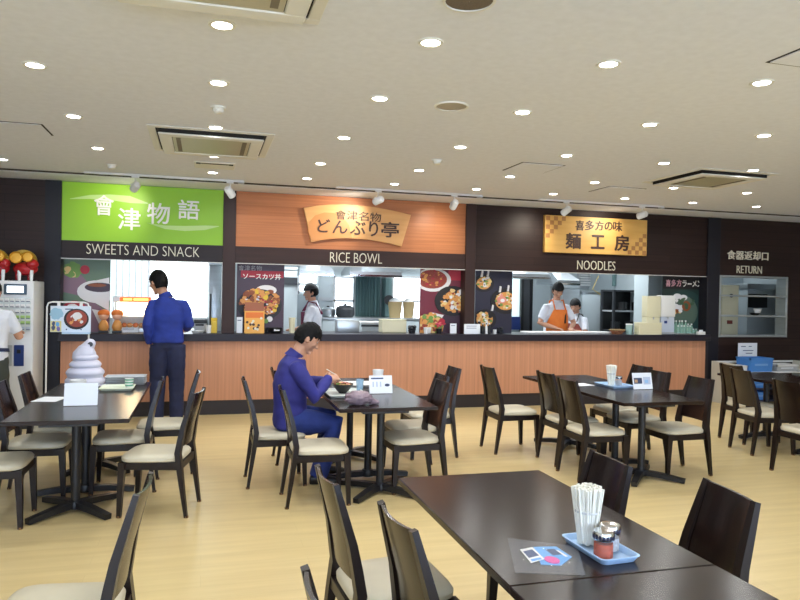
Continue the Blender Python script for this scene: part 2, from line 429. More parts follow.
# fan shaped sign
fs = thing('fan_sign', 'fan shaped tan timber sign with brown Japanese lettering', 'sign', (0, 0, 0))
yf = 8.95
def xz(px, py, y): p = at(px, py, y); return (p.x, p.z)
top = [(304, 208), (317, 205.6), (330, 204.6), (344, 204.4), (358, 205.2), (372, 206.8), (386, 209.2), (399, 212), (411, 215)]
bot = [(311.5, 242), (323, 239.8), (334, 238.6), (346, 238.2), (357, 238.6), (369, 239.6), (380, 241.4), (391, 243.6), (401.5, 246.5)]
part('sign_board', MB().prism([xz(a, b, yf) for a, b in top+bot[::-1]], yf, yf+.055), tansign, fs)
part('sunrise_shape', MB().prism([xz(a, b, yf) for a, b in [(308, 231), (309, 222), (315, 215.5), (324, 212.5), (334, 213), (343, 217), (349, 225), (352, 238.2), (341, 238.2), (330, 238.8), (320, 240.2), (312, 241.6)]], yf-.002, yf+.001), hill_m, fs)
for ch, a, b, c, d in (('會', 335.5, 210.5, 346, 219.5), ('津', 347, 210.8, 357.5, 220), ('名', 358.5, 211.8, 368.5, 220.8), ('物', 370, 212.8, 381, 221.8)):
    text('character', ch, brown_l, *rect(a, b, c, d, yf), yf-.002, fs, .008, .0)
for ch, a, b, c, d in (('ど', 317.5, 219, 330, 232.5), ('ん', 332.5, 220.5, 347.5, 233.5), ('ぶ', 350, 221, 365.5, 235), ('り', 369, 221.5, 378, 236.5), ('亭', 381, 222, 399, 237.5)):
    text('character', ch, brown_l, *rect(a, b, c, d, yf), yf-.002, fs, .008, .0, bold=.014)
part('standoff', MB().box(*[at(330, 225, yf).x, at(390, 225, yf).x], yf+.055, 9.012, 2.35, 2.6), signedge, fs)

# noodle workshop sign
ns = thing('noodle_sign', 'rectangular golden timber sign with bold Japanese lettering and checkers', 'sign', (0, 0, 0))
X0, X1 = at(545, 234, 8.94).x, at(647, 238, 8.94).x
Z0, Z1 = at(596, 254, 8.94).z, at(596, 217.5, 8.94).z
part('sign_board', MB().box(X0, X1, 8.94, 9.0, Z0, Z1, bev=.004), goldsign, ns)
q = .062
c1, c2 = MB(), MB()
for (i, j) in ((0, 0), (2, 0), (1, 1), (3, 1), (0, 2), (2, 2), (1, 3), (0, 4), (4, 0)):
    if i+j < 6: c1.box(X0+.012+i*q, X0+.012+(i+1)*q, 8.938, 8.941, Z1-.012-(j+1)*q, Z1-.012-j*q)
    if i+j < 5: c2.box(X1-.012-(i+1)*q, X1-.012-i*q, 8.938, 8.941, Z0+.012+j*q, Z0+.012+(j+1)*q)
part('checker_pattern', c1, checker, ns); part('checker_pattern', c2, checker, ns)
for ch, a, b, c, d in (('喜', 575.5, 220.5, 584, 230.5), ('多', 585, 220.5, 594, 230.5), ('方', 595, 221, 603.5, 230.5), ('の', 604.5, 222, 612.5, 230.5), ('味', 613, 221.5, 622, 231.5)):
    text('character', ch, brown_l, *rect(a, b, c, d, 8.94), 8.94, ns, .008, .0, bold=.016)
for ch, a, b, c, d in (('麺', 565.5, 233, 581, 249), ('工', 591, 235, 604.5, 249), ('房', 614.5, 235, 629, 251)):
    text('character', ch, brown_l, *rect(a, b, c, d, 8.94), 8.94, ns, .008, .0, bold=.026)

# ------------------------------------------------------------------ ceiling fittings
dl = thing('downlight', 'x', 'ceiling light', (0, 0, CZ), 0, 'recessed ceiling downlights')
part('trim_ring', MB().lathe([(.048, .0), (.048, -.006), (.064, -.006), (.068, 0)], seg=24, cap=False), ivory, dl)
part('lens', MB().lathe([(.0485, -.001), (.042, -.004), (.002, -.005)], seg=24, cap=False), lens_m, dl)
DLP = 5.3
dlamp = light('downlight_lamp', 'AREA', (0, 0, -.012), DLP, (.97, .985, 1), .1, parent=dl, spread=math.radians(160))
CX = lambda c: .06+1.0235*c
RY = [3.37, 4.44, 5.66, 6.87, 7.83]
ORD = ['first', 'second', 'third', 'fourth', 'fifth', 'sixth', 'seventh', 'eighth', 'ninth']
rows = [(0, [0, 1, 2, 3]), (1, [-1, 0, 1, 2, 3, 4]), (2, [-1, 0, 1, 2, 3, 4, 5]), (3, [-1, 0, 1, 2, 3, 4, 5, 6]), (4, [-2, 0, 1, 2, 3, 4, 5, 6, 7])]
first = True
RN = ['the ceiling row nearest the viewer', 'the second ceiling row', 'the third, middle ceiling row', 'the fourth ceiling row', 'the ceiling row nearest the stalls']
for r, cs in rows:
    for k, c in enumerate(cs):
        lab = 'round lit downlight, %s from the left in %s' % (ORD[k], RN[r])
        loc = (CX(c), RY[r]+(.1 if (r, c) == (0, 0) else 0), CZ)
        if first: dl.location = loc; dl['label'] = lab; first = False
        else: dup(dl, loc, 0, lab)
for c in (-3.5, -1, 1, 3, 5, 7.5):
    for y in (2.2, .2, -2.0): dup(dl, (CX(c), y, CZ), 0, 'round lit recessed downlight added unseen behind the viewpoint')  # unseen lamps carry the grid on, added for room light

def cassette(x0, x1, y0, y1, label):
    t = thing('air_conditioner', label, 'air conditioner', ((x0+x1)/2, (y0+y1)/2, CZ), 0, 'ceiling cassette air conditioners')
    w, d = (x1-x0)/2, (y1-y0)/2
    def frame(w, d, k, z0, z1, bev=.003):
        f = MB()
        for a in ((-w, w, -d, -d+k), (-w, w, d-k, d), (-w, -w+k, -d+k, d-k), (w-k, w, -d+k, d-k)): f.box(*a, z0, z1, bev=bev)
        return f
    part('outer_frame', frame(w, d, .06, -.008, 0), ivory, t)
    part('air_slot', MB().box(-w+.06, w-.06, -d+.06, d-.06, -.003, 0), gap_m, t)
    w2, d2 = w-.085, d-.085
    part('skirt_shade', MB().box(-w2, w2, -d2, d2, -.034, -.003), gap_m, t)  # dark box painted as the shade around the hanging panel
    part('air_vane', frame(w2+.004, d2+.004, .10, -.048, -.034, .006), ivory, t)
    part('intake_grille', MB().box(-w2+.1, w2-.1, -d2+.1, d2-.1, -.042, -.034), mat('intake panel', (190, 186, 160), .35), t)
    for sx in (-1, 1): part('intake_slot', MB().box(sx*(w2-.145)-.018, sx*(w2-.145)+.018, -d2+.14, d2-.14, -.045, -.041), mat('intake slit', (120, 112, 95), .7), t)
cassette(-.46, .53, 5.735, 6.75, 'square ceiling cassette air conditioner above the sweets stall side')
cassette(4.62, 5.57, 5.725, 6.68, 'square ceiling cassette air conditioner at the right near the return wall')
cassette(-.46, .50, 2.38, 3.31, 'square ceiling cassette air conditioner cut by the top edge of the photo')
def hatch(x0, x1, y0, y1, label, sides):
    t = thing('access_hatch', label, 'ceiling hatch', ((x0+x1)/2, (y0+y1)/2, CZ), 0, 'ceiling access hatches')
    w, d = (x1-x0)/2, (y1-y0)/2
    part('hatch_panel', MB().box(-w+.015, w-.015, -d+.015, d-.015, -.006, 0), ceil_m, t)
    part('hatch_gap', MB().box(-w, w, -d, d, -.002, 0), gap_m, t)
hatch(2.90, 3.36, 6.09, 6.56, 'square ceiling access hatch near the middle of the ceiling', 0)
hatch(-1.72, -1.25, 6.03, 6.45, 'square ceiling access hatch at the left edge of the photo', 0)
hatch(2.88, 3.34, 2.62, 3.08, 'square ceiling access hatch at the right edge of the photo', 0)
hatch(4.45, 4.95, 7.05, 7.5, 'square ceiling access hatch beside the right cassette air conditioner', 0)
t = thing('exhaust_grille', 'small ceiling exhaust grille between the cassette unit and green sign', 'vent', (.075, 7.365, CZ))
part('grille_frame', MB().box(-.2, .2, -.17, .17, -.012, 0, bev=.004), ivory, t)
part('grille_slot', MB().box(-.15, .15, -.15, -.11, -.014, -.011).box(-.18, -.14, -.16, -.1, -.016, -.011).box(.14, .18, -.16, -.1, -.016, -.011), gap_m, t)
def speaker(x, y, r, label, mm):
    t = thing('ceiling_speaker', label, 'speaker', (x, y, CZ), 0, 'round ceiling speakers')
    part('speaker_rim', MB().lathe([(r*.9, 0), (r*.9, -.008), (r, -.008), (r*1.03, 0)], seg=32, cap=False), ivory, t)
    part('speaker_mesh', MB().lathe([(r*.91, -.002), (r*.6, -.006), (.001, -.007)], seg=32, cap=False), mm, t)
speaker(1.085, 2.84, .115, 'round ceiling speaker with dark mesh at the top edge of the photo', mat('dark speaker mesh', (110, 98, 84), .7, var=.25, scale=(200, 200, 200)))
speaker(1.59, 4.46, .115, 'round ceiling speaker with pale mesh amid the downlights', mat('pale speaker mesh', (176, 168, 152), .7, var=.1, scale=(200, 200, 200)))
def sensor(x, y, label):
    t = thing('smoke_detector', label, 'smoke detector', (x, y, CZ), 0, 'smoke detectors')
    part('base', MB().lathe([(.001, 0), (.05, 0), (.05, -.012), (.001, -.013)], seg=20), ivory, t)
    part('sensor_head', MB().lathe([(.038, -.012), (.036, -.035), (.02, -.045), (.001, -.046)], seg=20), ivory, t)
sensor(2.11, 6.29, 'round ceiling smoke detector near the middle hatch')
sensor(.07, 5.03, 'round ceiling smoke detector in front of the left cassette unit')
sensor(-.95, 7.75, 'tiny round ceiling smoke detector close to the green sign')

for a, b, lab in ((-1.3, .42, 'green'), (1.5, 3.4, 'orange'), (4.2, 6.1, 'noodle')):
    t = thing('lighting_track', 'white ceiling track rail carrying spotlights before the %s sign' % lab, 'lighting track', ((a+b)/2, 8.3, CZ))
    part('rail', MB().box(-(b-a)/2, (b-a)/2, -.018, .018, -.02, 0, bev=.003), whitem, t)
    part('end_feed', MB().box((b-a)/2-.07, (b-a)/2, -.024, .024, -.035, -.02, bev=.004), greym, t)
def spotlight(x, tx, tz, label, p, head=(212, 210, 204)):
    t = thing('spotlight', label, 'spotlight', (x, 8.3, CZ-.02), 0, 'track spotlights')
    part('adapter', MB().box(-.04, .04, -.016, .016, -.02, 0, bev=.003), whitem, t)
    part('stem', MB().tube([(0, 0, -.02), (0, 0, -.085)], .007), whitem, t)
    hd = Vector((0, 0, -.12)); d = (Vector((tx, 9.0, tz))-Vector((x, 8.3, CZ-.02))-hd).normalized()
    M = d.to_track_quat('Z', 'Y').to_matrix().to_4x4(); M.translation = hd
    part('yoke', MB().tube([(-.048, 0, -.12), (-.05, 0, -.09), (0, 0, -.083), (.05, 0, -.09), (.048, 0, -.12)], .005, 6), whitem, t)
    part('lamp_head', MB().lathe([(.001, -.075), (.03, -.074), (.043, -.06), (.045, .06), (.041, .06), (.038, .03), (.001, .02)], seg=20, M=M), whitem, t)
    part('lens', MB().lathe([(.037, .032), (.001, .034)], seg=20, M=M, cap=False), lens_m, t)
    light('spot_lamp', 'SPOT', hd+d*.075, p, (1, .9, .74), .03, target=hd+d*2, parent=t, angle=math.radians(84), blend=1)
spotlight(-.77, -1.05, 2.5, 'white track spotlight hanging before the green sign', 17)
spotlight(.26, .75, 2.1, 'white track spotlight hanging between the green and orange bays', 10)
spotlight(2.03, 1.62, 2.52, 'white track spotlight hanging over the fan shaped sign', 40)
spotlight(3.02, 3.0, 2.3, 'white track spotlight hanging right of the fan shaped sign', 22)
spotlight(4.6, 4.35, 2.3, 'white track spotlight at the left end of the golden noodle sign', 26)
spotlight(5.76, 5.5, 2.5, 'white track spotlight at the right end of the golden noodle sign', 26)

# ------------------------------------------------------------------ chairs
chair = thing('dining_chair', 'x', 'chair', (0, 0, 0), 0, 'dark dining chairs')
def post_x(z):
    P = [(0, -.225), (.22, -.194), (.44, -.165), (.60, -.190), (.845, -.258)]
    for (a, xa), (b, xb) in zip(P, P[1:]):
        if z <= b+1e-6:
            k = (z-a)/(b-a); return xa+(xb-xa)*k
def post_y(z): return .185 if z < .42 else .185-.037*(z-.42)/.425
sm = MB(); rs = []
for z, g in ((.374, -.012), (.382, 0), (.402, .002), (.416, -.008), (.424, -.03), (.428, -.09)):
    ring = []
    for i in range(40):
        a = 2*PI*i/40; n = 5
        c, s_ = math.cos(a), math.sin(a)
        ux = math.copysign(abs(c)**(2/n), c); uy = math.copysign(abs(s_)**(2/n), s_)
        x = .025+ux*(.205+g); y = uy*((.190+.022*(ux+1)/2)+g)
        ring.append((x, y, z))
    rs.append(ring)
sm.rings(rs); part('seat', sm, seat_m, chair)
fr = MB()
fr.box(-.19, -.155, -.17, .17, .324, .376, bev=.003).box(.19, .222, -.185, .185, .324, .376, bev=.003)
for s_ in (-1, 1): fr.box(-.17, .20, s_*.178-.013, s_*.178+.013, .324, .376, bev=.003)
part('seat_frame', fr, wood_d, chair)
bk = MB(); g0 = []; nz, ny = 8, 12
def bp(iz, iy, off):
    z = .475+.362*iz/nz; h = post_y(z)-.006; y = -h+2*h*iy/ny
    q = y/h
    return (post_x(z)+.008-.020*(1-q*q)-off, y, z+(.004*q*q if iz == nz else 0))
F_ = [[bp(i, j, 0) for j in range(ny+1)] for i in range(nz+1)]
B_ = [[bp(i, j, .012) for j in range(ny+1)] for i in range(nz+1)]
rs = [F_[i]+B_[i][::-1] for i in range(nz+1)]
bk.rings(rs, cap=False, smooth=True)
for i in (0, nz):
    bk.add(F_[i]+B_[i], [[j, j+1, ny+1+j+1, ny+1+j] for j in range(ny)])
bo = part('backrest', bk, back_w, chair)
for s_ in (-1, 1):
    zz = [.004, .1, .22, .33, .44, .53, .62, .72, .843]
    l = part('leg', MB().tube([(post_x(z), s_*post_y(z), z) for z in zz], [.015, .0175, .0215, .025, .0265, .025, .022, .019, .0145], sq=(.72, 1.0)), wood_d, chair)
    part('foot_glide', MB().lathe([(.0145, 0), (.016, .003), (.016, .014), (.010, .015)], (post_x(0), s_*post_y(0), 0), 12), capm, l)
for s_ in (-1, 1):
    l = part('leg', MB().tube([(.222, s_*.190, .004), (.214, s_*.186, .2), (.206, s_*.184, .375)], [.0155, .0205, .0255], sq=(.9, .9)), wood_d, chair)
    part('foot_glide', MB().lathe([(.0145, 0), (.016, .003), (.016, .014), (.010, .015)], (.222, s_*.190, 0), 12), capm, l)
used = [0]
def put_chair(rx, ry, deg, label, group):
    "rx, ry: floor point midway between the two rear feet"
    a = math.radians(deg); loc = (rx+.225*math.cos(a), ry+.225*math.sin(a), 0)
    if not used[0]:
        used[0] = 1; o = chair; o.location = loc; o.rotation_euler.z = a; o['label'] = label
    else: o = dup(chair, loc, a, label)
    o['group'] = group
    return o
G1, G2, G3, G4, G5 = ['chairs around the %s table' % n for n in ('left', 'middle', 'right centre', 'foreground', 'far right')]
C = 'dark cream seated chair '
put_chair(-.06, 5.10, 180-13, C+'at the near right corner of the left table, turned outward', G1)
put_chair(-.35, 5.78, 180, C+'in the middle on the right side of the left table', G1)
put_chair(-.08, 6.27, 180, C+'right of the left table, closest to the standing man', G1)
put_chair(-1.56, 5.10, 0, C+'at the left photo edge, its backrest out of frame', G1)
put_chair(-1.42, 5.72, 0, C+'on the left of the left table, cut by photo edge', G1)
put_chair(-1.38, 6.28, 0, C+'farthest away on the left side of the left table', G1)
put_chair(.345, 5.72, 0, 'dark wood chair that the seated man in blue sits on', G2)
put_chair(.585, 5.15, 0, C+'standing empty beside the seated man, nearer the viewer', G2)
put_chair(.64, 6.42, 0, 'dark wood chair behind the seated man, mostly hidden by him', G2)
put_chair(1.86, 5.36, 180+3, C+'nearest on the right side of the middle table', G2)
put_chair(2.00, 5.80, 180, C+'second on the right side of the middle table', G2)
put_chair(2.33, 6.38, 180, C+'pulled out farthest on the right of the middle table', G2)
put_chair(2.75, 6.43, 0, C+'standing alone, well left of the right centre table', G3)
put_chair(3.10, 5.87, 0, C+'second on the left side of the right centre table', G3)
put_chair(3.04, 5.36, 0, C+'nearest on the left side of the right centre table', G3)
put_chair(4.30, 5.30, 180, C+'nearest on the right side of the right centre table', G3)
put_chair(4.26, 5.84, 180, C+'behind the photo menu card on the right centre table', G3)
put_chair(4.40, 6.32, 180, C+'farthest on the right side of the right centre table', G3)
put_chair(5.58, 6.33, 0, C+'at the far right table, farthest of three by the tubs', G5)
put_chair(5.30, 5.88, -8, C+'at the far right table, middle of three by the tubs', G5)
put_chair(5.00, 4.98, 0, C+'cut by the right photo edge at the far right table', G5)
put_chair(1.70, 2.69, 178, 'dark wood chair behind the chopstick cup on the foreground table', G4)
put_chair(1.86, 2.15, 172, 'dark wood chair right of the foreground table, nearest the viewer', G4)
put_chair(.495, 2.665, 4, C+'left of the foreground table, farther of two', G4)
put_chair(.63, 2.13, 5, C+'left of the foreground table, close to its corner', G4)
put_chair(.30, 1.625, 4, 'dark wood chair whose backrest tip shows at the bottom edge', G4)
put_chair(-.235, 2.68, 180-5, C+'alone at the bottom left corner of the photo', 'chairs at the lower left')

# ------------------------------------------------------------------ tables
def xbase(mb_feet, mb_hub, cx, cy, kind):
    if kind == 'x':
        for sx in (-1, 1):
            for s2 in (-1, 1):
                mb_feet.append(MB().tube([(cx, cy, .05), (cx+sx*.12, cy+s2*.125, .042), (cx+sx*.245, cy+s2*.26, .022)], [.03, .028, .024], sq=(1, .75)))
    else:
        for sx in (-1, 1): mb_feet.append(MB().tube([(cx, cy, .045), (cx+sx*.18, cy, .04), (cx+sx*.345, cy, .022)], [.03, .028, .024], sq=(1, .75)))
    mb_hub.append(MB().lathe([(.001, .02), (.05, .02), (.055, .05), (.045, .075), (.001, .08)], (cx, cy, 0), 16))
def table(x0, x1, y0, y1, poles, label, group):
    cx, cy = (x0+x1)/2, (y0+y1)/2; w, d = (x1-x0)/2, (y1-y0)/2
    t = thing('dining_table', label, 'table', (cx, cy, 0), 0, group)
    part('table_top', MB().box(-w, w, -d, d, .672, .70, bev=.003), top_w, t)
    part('under_frame', MB().box(-w+.2, w-.2, -d+.1, d-.1, .64, .672, bev=.003), iron, t)
    for py, kind in poles:
        y = py-cy; feet, hub = [], []
        xbase(feet, hub, 0, y, kind)
        p = part('pole', MB().tube([(0, y, .06), (0, y, .645)], .031, 16), iron, t)
        part('pole_flange', MB().box(-.11, .11, y-.11, y+.11, .632, .641, bev=.003), iron, p)
        part('base_hub', hub[0], iron, t)
        for f in feet: part('base_foot', f, iron, t)
P2 = [(5.24, 'x'), (5.66, 'b')]
table(-1.225, -.465, 4.84, 6.04, P2, 'dark dining table at the left holding the white soft serve figure, near section', 'tables in the left row')
table(-1.225, -.465, 6.045, 6.74, [(6.45, 'x')], 'dark dining table at the left, far section under the grey trays', 'tables in the left row')
table(.955, 1.715, 4.98, 6.05, P2, 'dark dining table where the man in blue eats, near section', 'tables in the middle row')
table(.955, 1.715, 6.055, 6.80, [(6.42, 'x')], 'dark dining table past the menu card, far section of the middle row', 'tables in the middle row')
table(3.27, 4.035, 4.90, 6.05, [(5.20, 'x'), (5.60, 'b')], 'dark dining table with pale blue tray at right centre, near section', 'tables in the right centre row')
table(3.27, 4.035, 6.055, 6.76, [(6.46, 'x')], 'dark dining table at right centre, empty far section', 'tables in the right centre row')
table(5.74, 6.50, 4.90, 6.05, P2, 'dark dining table at the far right edge of the photo, near section', 'tables in the far right row')
table(5.74, 6.50, 6.055, 6.76, [(6.42, 'b')], 'dark dining table at the far right before the blue tubs, far section', 'tables in the far right row')
table(.872, 1.588, 1.863, 3.08, [(2.08, 'x'), (2.46, 'b')], 'large dark foreground dining table bearing the blue condiment tray', 'tables in the foreground row')
table(.872, 1.588, .64, 1.858, [(1.04, 'x'), (1.46, 'b')], 'dark foreground dining table section cut by the bottom photo edge', 'tables in the foreground row')
TZ = .7005

# ------------------------------------------------------------------ table top things
def cup(x, y, z, r0, r1, h, name, label, cat, mm, group=None, wall=.0025):
    o = MB().lathe([(.001, 0), (r0, 0), (r1, h), (r1-wall, h), (r0-wall, .004), (.001, .004)], seg=24).build(name, mm, None, (x, y, z))
    return tag(o, label, cat, group)
stick_mesh = {}
def chopstick_cup(x, y, z, where, n, h=.115, L=.205, r=.036):
    c = thing('chopstick_cup', 'clear plastic cup packed with paper wrapped chopsticks '+where, 'cup', (x, y, z), 0, 'chopstick cups')
    part('cup_body', MB().lathe([(.001, 0), (r*.86, 0), (r*1.02, h), (r*1.02-.002, h), (r*.86-.002, .004), (.001, .004)], seg=28), glass, c)
    part('cup_rim', MB().lathe([(r*1.02-.003, h-.004), (r*1.06, h-.004), (r*1.06, h+.003), (r*1.02-.003, h+.003), (r*1.02-.003, h-.004)], seg=28, cap=False), mat('milky rim plastic', (235, 236, 236), .3, alpha=.55), c)
    if 'm' not in stick_mesh:
        s_ = MB().box(-.006, .006, -.0036, .0036, 0, L, bev=.0012).build('chopsticks', lightwood); stick_mesh['m'] = s_.data
        bpy.data.objects.remove(s_)
    pts = []
    k = 0; n = int(n*1.4)
    while len(pts) < n:
        rr = math.sqrt((k+.5)/n)*.80; a = k*2.39996; pts.append((rr*math.cos(a), rr*math.sin(a))); k += 1
    for (u, v) in pts:
        o = bpy.data.objects.new('chopsticks', stick_mesh['m']); COL.objects.link(o)
        b = Vector((u*r*.80, v*r*.80, .005+random.uniform(0, .006))); tp = Vector((u*r*1.62, v*r*1.62, L))
        d = (tp-b).normalized(); q = d.to_track_quat('Z', 'Y'); o.rotation_mode = 'QUATERNION'
        o.rotation_quaternion = q @ Matrix.Rotation(random.uniform(0, PI), 3, 'Z').to_quaternion()
        o.location = Vector((x, y, z))+b
        tag(o, 'pair of paper wrapped chopsticks in the cup '+where, 'chopsticks', 'chopsticks '+where)
    return c
def rtray(x, y, z, hx, hy, h, label, mm, rot=0, group=None):
    t = thing('tray', label, 'tray', (x, y, z), rot, group)
    def rr(ax, ay, zz, r=.02, n=6):
        ring = []
        for (sx, sy, a0) in ((1, 1, 0), (-1, 1, 90), (-1, -1, 180), (1, -1, 270)):
            for k in range(n+1):
                a = math.radians(a0+90*k/n); ring.append((sx*(ax-r)+r*math.cos(a), sy*(ay-r)+r*math.sin(a), zz))
        return ring
    R_ = [rr(hx-.014, hy-.014, 0), rr(hx-.012, hy-.012, .001), rr(hx-.002, hy-.002, h), rr(hx, hy, h), rr(hx, hy, h+.002), rr(hx-.006, hy-.006, h+.002), rr(hx-.016, hy-.016, .004)]
    part('tray_body', MB().rings(R_), mm, t)
    return t
# foreground table
rtray(1.284, 2.047, TZ, .075, .126, .020, 'pale blue plastic tray with chopsticks and spice jars on foreground table', palebluetray, math.radians(3))
chopstick_cup(1.268, 2.10, TZ+.0045, 'on the foreground table', 34, .118, .192, .041)
def jar(x, y, fill, fm, label):
    t = thing('spice_jar', label, 'jar', (x, y, TZ+.0045), 0, 'spice jars on the blue tray')
    part('jar_glass', MB().lathe([(.001, 0), (.031, 0), (.033, .004), (.033, .056), (.029, .062), (.0275, .062), (.031, .055), (.031, .006), (.001, .005)], seg=24), glass, t)
    part('contents', MB().lathe([(.001, .006), (.0303, .006), (.0303, fill), (.001, fill+.002)], seg=24), fm, t)
    part('lid', MB().lathe([(.001, .0605), (.0335, .060), (.0345, .062), (.0345, .084), (.032, .088), (.001, .089)], seg=28), chrome, t)
    bd = MB()
    for k in range(18): bd.box(.0343, .0349, -.004, .004, .066, .078, M=Matrix.Rotation(k*2*PI/18, 4, 'Z'))
    part('lid_print', bd, navy, t)
jar(1.258, 1.982, .05, redspice, 'small glass spice jar with red flakes and chrome lid')
jar(1.315, 2.035, .046, greyspice, 'small glass spice jar with pale pepper and chrome lid')
bg = MB(); B4 = [(.93, 1.945), (1.13, 1.875), (1.235, 2.105), (1.035, 2.235)]
bcx = sum(p[0] for p in B4)/4; bcy = sum(p[1] for p in B4)/4; n = 14; top_ = []; bot_ = []
for i in range(n+1):
    ra, rb = [], []
    for j in range(n+1):
        u, v = i/n, j/n
        x = (B4[0][0]*(1-u)+B4[1][0]*u)*(1-v)+(B4[3][0]*(1-u)+B4[2][0]*u)*v-bcx
        y = (B4[0][1]*(1-u)+B4[1][1]*u)*(1-v)+(B4[3][1]*(1-u)+B4[2][1]*u)*v-bcy
        e = min(u, 1-u, v, 1-v)
        z = .001+.0075*min(1, e*8)+(.0022*noise.noise(Vector((x*40, y*40, 1))) if 0 < i < n and 0 < j < n else 0)
        ra.append((x, y, z)); rb.append((x, y, .0003))
    top_.append(ra); bot_.append(rb)
fl = lambda q: [p for r in q for p in r]
qs = [[i*(n+1)+j, i*(n+1)+j+1, (i+1)*(n+1)+j+1, (i+1)*(n+1)+j] for i in range(n) for j in range(n)]
bg.add(fl(top_), qs, smooth=True).add(fl(bot_), qs)
tag(bg.build('plastic_bag', bagfilm, None, (bcx, bcy, TZ)), 'clear zip bag with small printed cards lying on foreground table', 'bag')
c1 = MB(); a_ = math.radians(-30)
def flat(poly, cx, cy, rot, z0, z1, mats, name, label, cat, extra=None):
    mb = MB(); M = Matrix.Rotation(rot, 4, 'Z')
    n = len(poly); vsx = [M @ Vector((x, y, 0)) for x, y in poly]+[M @ Vector((x, y, z1-z0)) for x, y in poly]
    mb.add(vsx, [list(range(n))[::-1], list(range(n, 2*n))]+[[i, (i+1) % n, n+(i+1) % n, n+i] for i in range(n)])
    if extra:
        for (x0, x1, y0, y1, mi) in extra: mb.box(x0, x1, y0, y1, z1-z0, z1-z0+.0004, mi, M=M)
    return tag(mb.build(name, mats, None, (cx, cy, z0)), label, cat)
def onpoly(pts): return [(on(x, y, TZ).x, on(x, y, TZ).y) for x, y in pts]
def ocard(pts, z0, th, mats, label, marks, name='printed_card', cat='card'):
    P_ = onpoly(pts); cx = sum(p[0] for p in P_)/len(P_); cy = sum(p[1] for p in P_)/len(P_); n = len(P_)
    mb = MB()
    def slab(Q, za, zb, mi):
        k = len(Q); mb.add([(x-cx, y-cy, za) for x, y in Q]+[(x-cx, y-cy, zb) for x, y in Q], [list(range(k))[::-1], list(range(k, 2*k))]+[[i, (i+1) % k, k+(i+1) % k, k+i] for i in range(k)], mi)
    slab(P_, 0, th, 0)
    for q, mi in marks: slab(onpoly(q), th, th+.0003, mi)
    return tag(mb.build(name, mats, None, (cx, cy, z0)), label, cat)
ocard([(533.5, 547.5), (556, 547), (572, 557.5), (561, 566), (541, 565)], TZ+.0012, .001, [ltblue, white, film_d], 'sky blue pointed card inside the clear zip bag', [([(545, 550), (554, 549.5), (562, 555), (553, 556)], 2), ([(556, 551), (558, 550.8), (568, 557), (565.5, 557.5)], 1)])
ocard([(520, 550.5), (532.5, 548), (544.5, 560), (531, 564)], TZ+.0026, .001, [white, film_d, ltblue], 'white card with dark print inside the clear zip bag', [([(523, 552.5), (532, 550.5), (539, 556.5), (529, 559)], 1), ([(530.5, 560.5), (540, 558.5), (542, 560.2), (532, 562.5)], 2)])
flat([(.023*math.cos(k*PI/8), .03*math.sin(k*PI/8)) for k in range(16)], on(552, 561, TZ).x, on(552, 561, TZ).y, 0, TZ+.0026, TZ+.0046, [pink], 'oval_tag', 'bright pink oval tag inside the clear zip bag', 'tag')

def menu_stand(x, y, w, h, label, rot=0, marks='', group='menu card stands'):
    t = thing('menu_stand', label, 'menu stand', (x, y, TZ), rot, group)
    tilt = .22
    M = Matrix.Rotation(-tilt, 4, 'X')
    part('base_plate', MB().box(-w/2, w/2, -.01, .07, 0, .003), glass, t)
    cd_ = MB().box(-w/2, w/2, -.0015, .0015, .003, h, 0, M=M)
    if marks == 'text':
        cd_.box(-w*.42, w*.12, -.0022, -.0015, h*.80, h*.88, 1, M=M)
        for k in range(3): cd_.box(-w*.36+k*w*.16, -w*.30+k*w*.16, -.0022, -.0015, h*.38, h*.66, 2, M=M)
        for a in range(12): pass
        cd_.lathe([(.001, 0), (w*.11, 0), (w*.11, .0007), (.001, .0007)], (0, 0, 0), 20, 3, M=M @ Matrix.Translation((w*.28, -.0015, h*.47)) @ Matrix.Diagonal((1, 1, .55, 1)) @ Matrix.Rotation(PI/2, 4, 'X'))
    if marks == 'photo':
        cd_.box(-w*.44, -w*.02, -.0022, -.0015, h*.35, h*.70, 3, M=M).box(w*.05, w*.42, -.0022, -.0015, h*.30, h*.75, 2, M=M)
        cd_.box(-w*.40, -w*.25, -.0024, -.0022, h*.42, h*.6, 4, M=M).box(w*.12, w*.3, -.0024, -.0022, h*.38, h*.58, 5, M=M)
    part('card', cd_, [paper, film_d, mat('pale grey print', (190, 200, 220), .6), mat('slate print', (60, 72, 100), .6), mat('food print', (190, 150, 110), .6), mat('pale blue print', (150, 190, 226), .6)], t)
menu_stand(-.85, 5.42, .225, .165, 'blank white tilted menu stand on the left table')
menu_stand(1.447, 5.69, .20, .155, 'white menu stand with small oval picture on the middle table', 0, 'text')
menu_stand(3.94, 5.60, .205, .155, 'white menu stand with two photo prints on the right centre table', 0, 'photo')
cup(-.90, 5.62, TZ, .05, .058, .165, 'chopstick_holder', 'plain white cup behind the blank stand on the left table', 'cup', white, 'white cups behind menu stands')
cup(1.46, 5.86, TZ, .036, .048, .185, 'chopstick_holder', 'plain white cup behind the menu stand on the middle table', 'cup', white, 'white cups behind menu stands')
rtray(3.80, 5.85, TZ, .13, .17, .02, 'pale blue plastic tray under chopsticks on the right centre table', palebluetray, 0)
chopstick_cup(3.755, 5.84, TZ+.0045, 'on the right centre table', 24, .12, .205, .04)
jx = dup([o for o in COL.objects if o.name.startswith('spice_jar')][1], (3.86, 5.88, TZ+.0045), 0, 'small pepper jar with chrome lid on the right centre table'); jx['group'] = 'spice jars on tables'
tag(MB().box(-.12, .12, -.09, .09, 0, .0015).build('paper_sheet', paper, None, (3.50, 6.0, TZ), .1), 'white sheet of paper flat on the right centre table', 'paper')
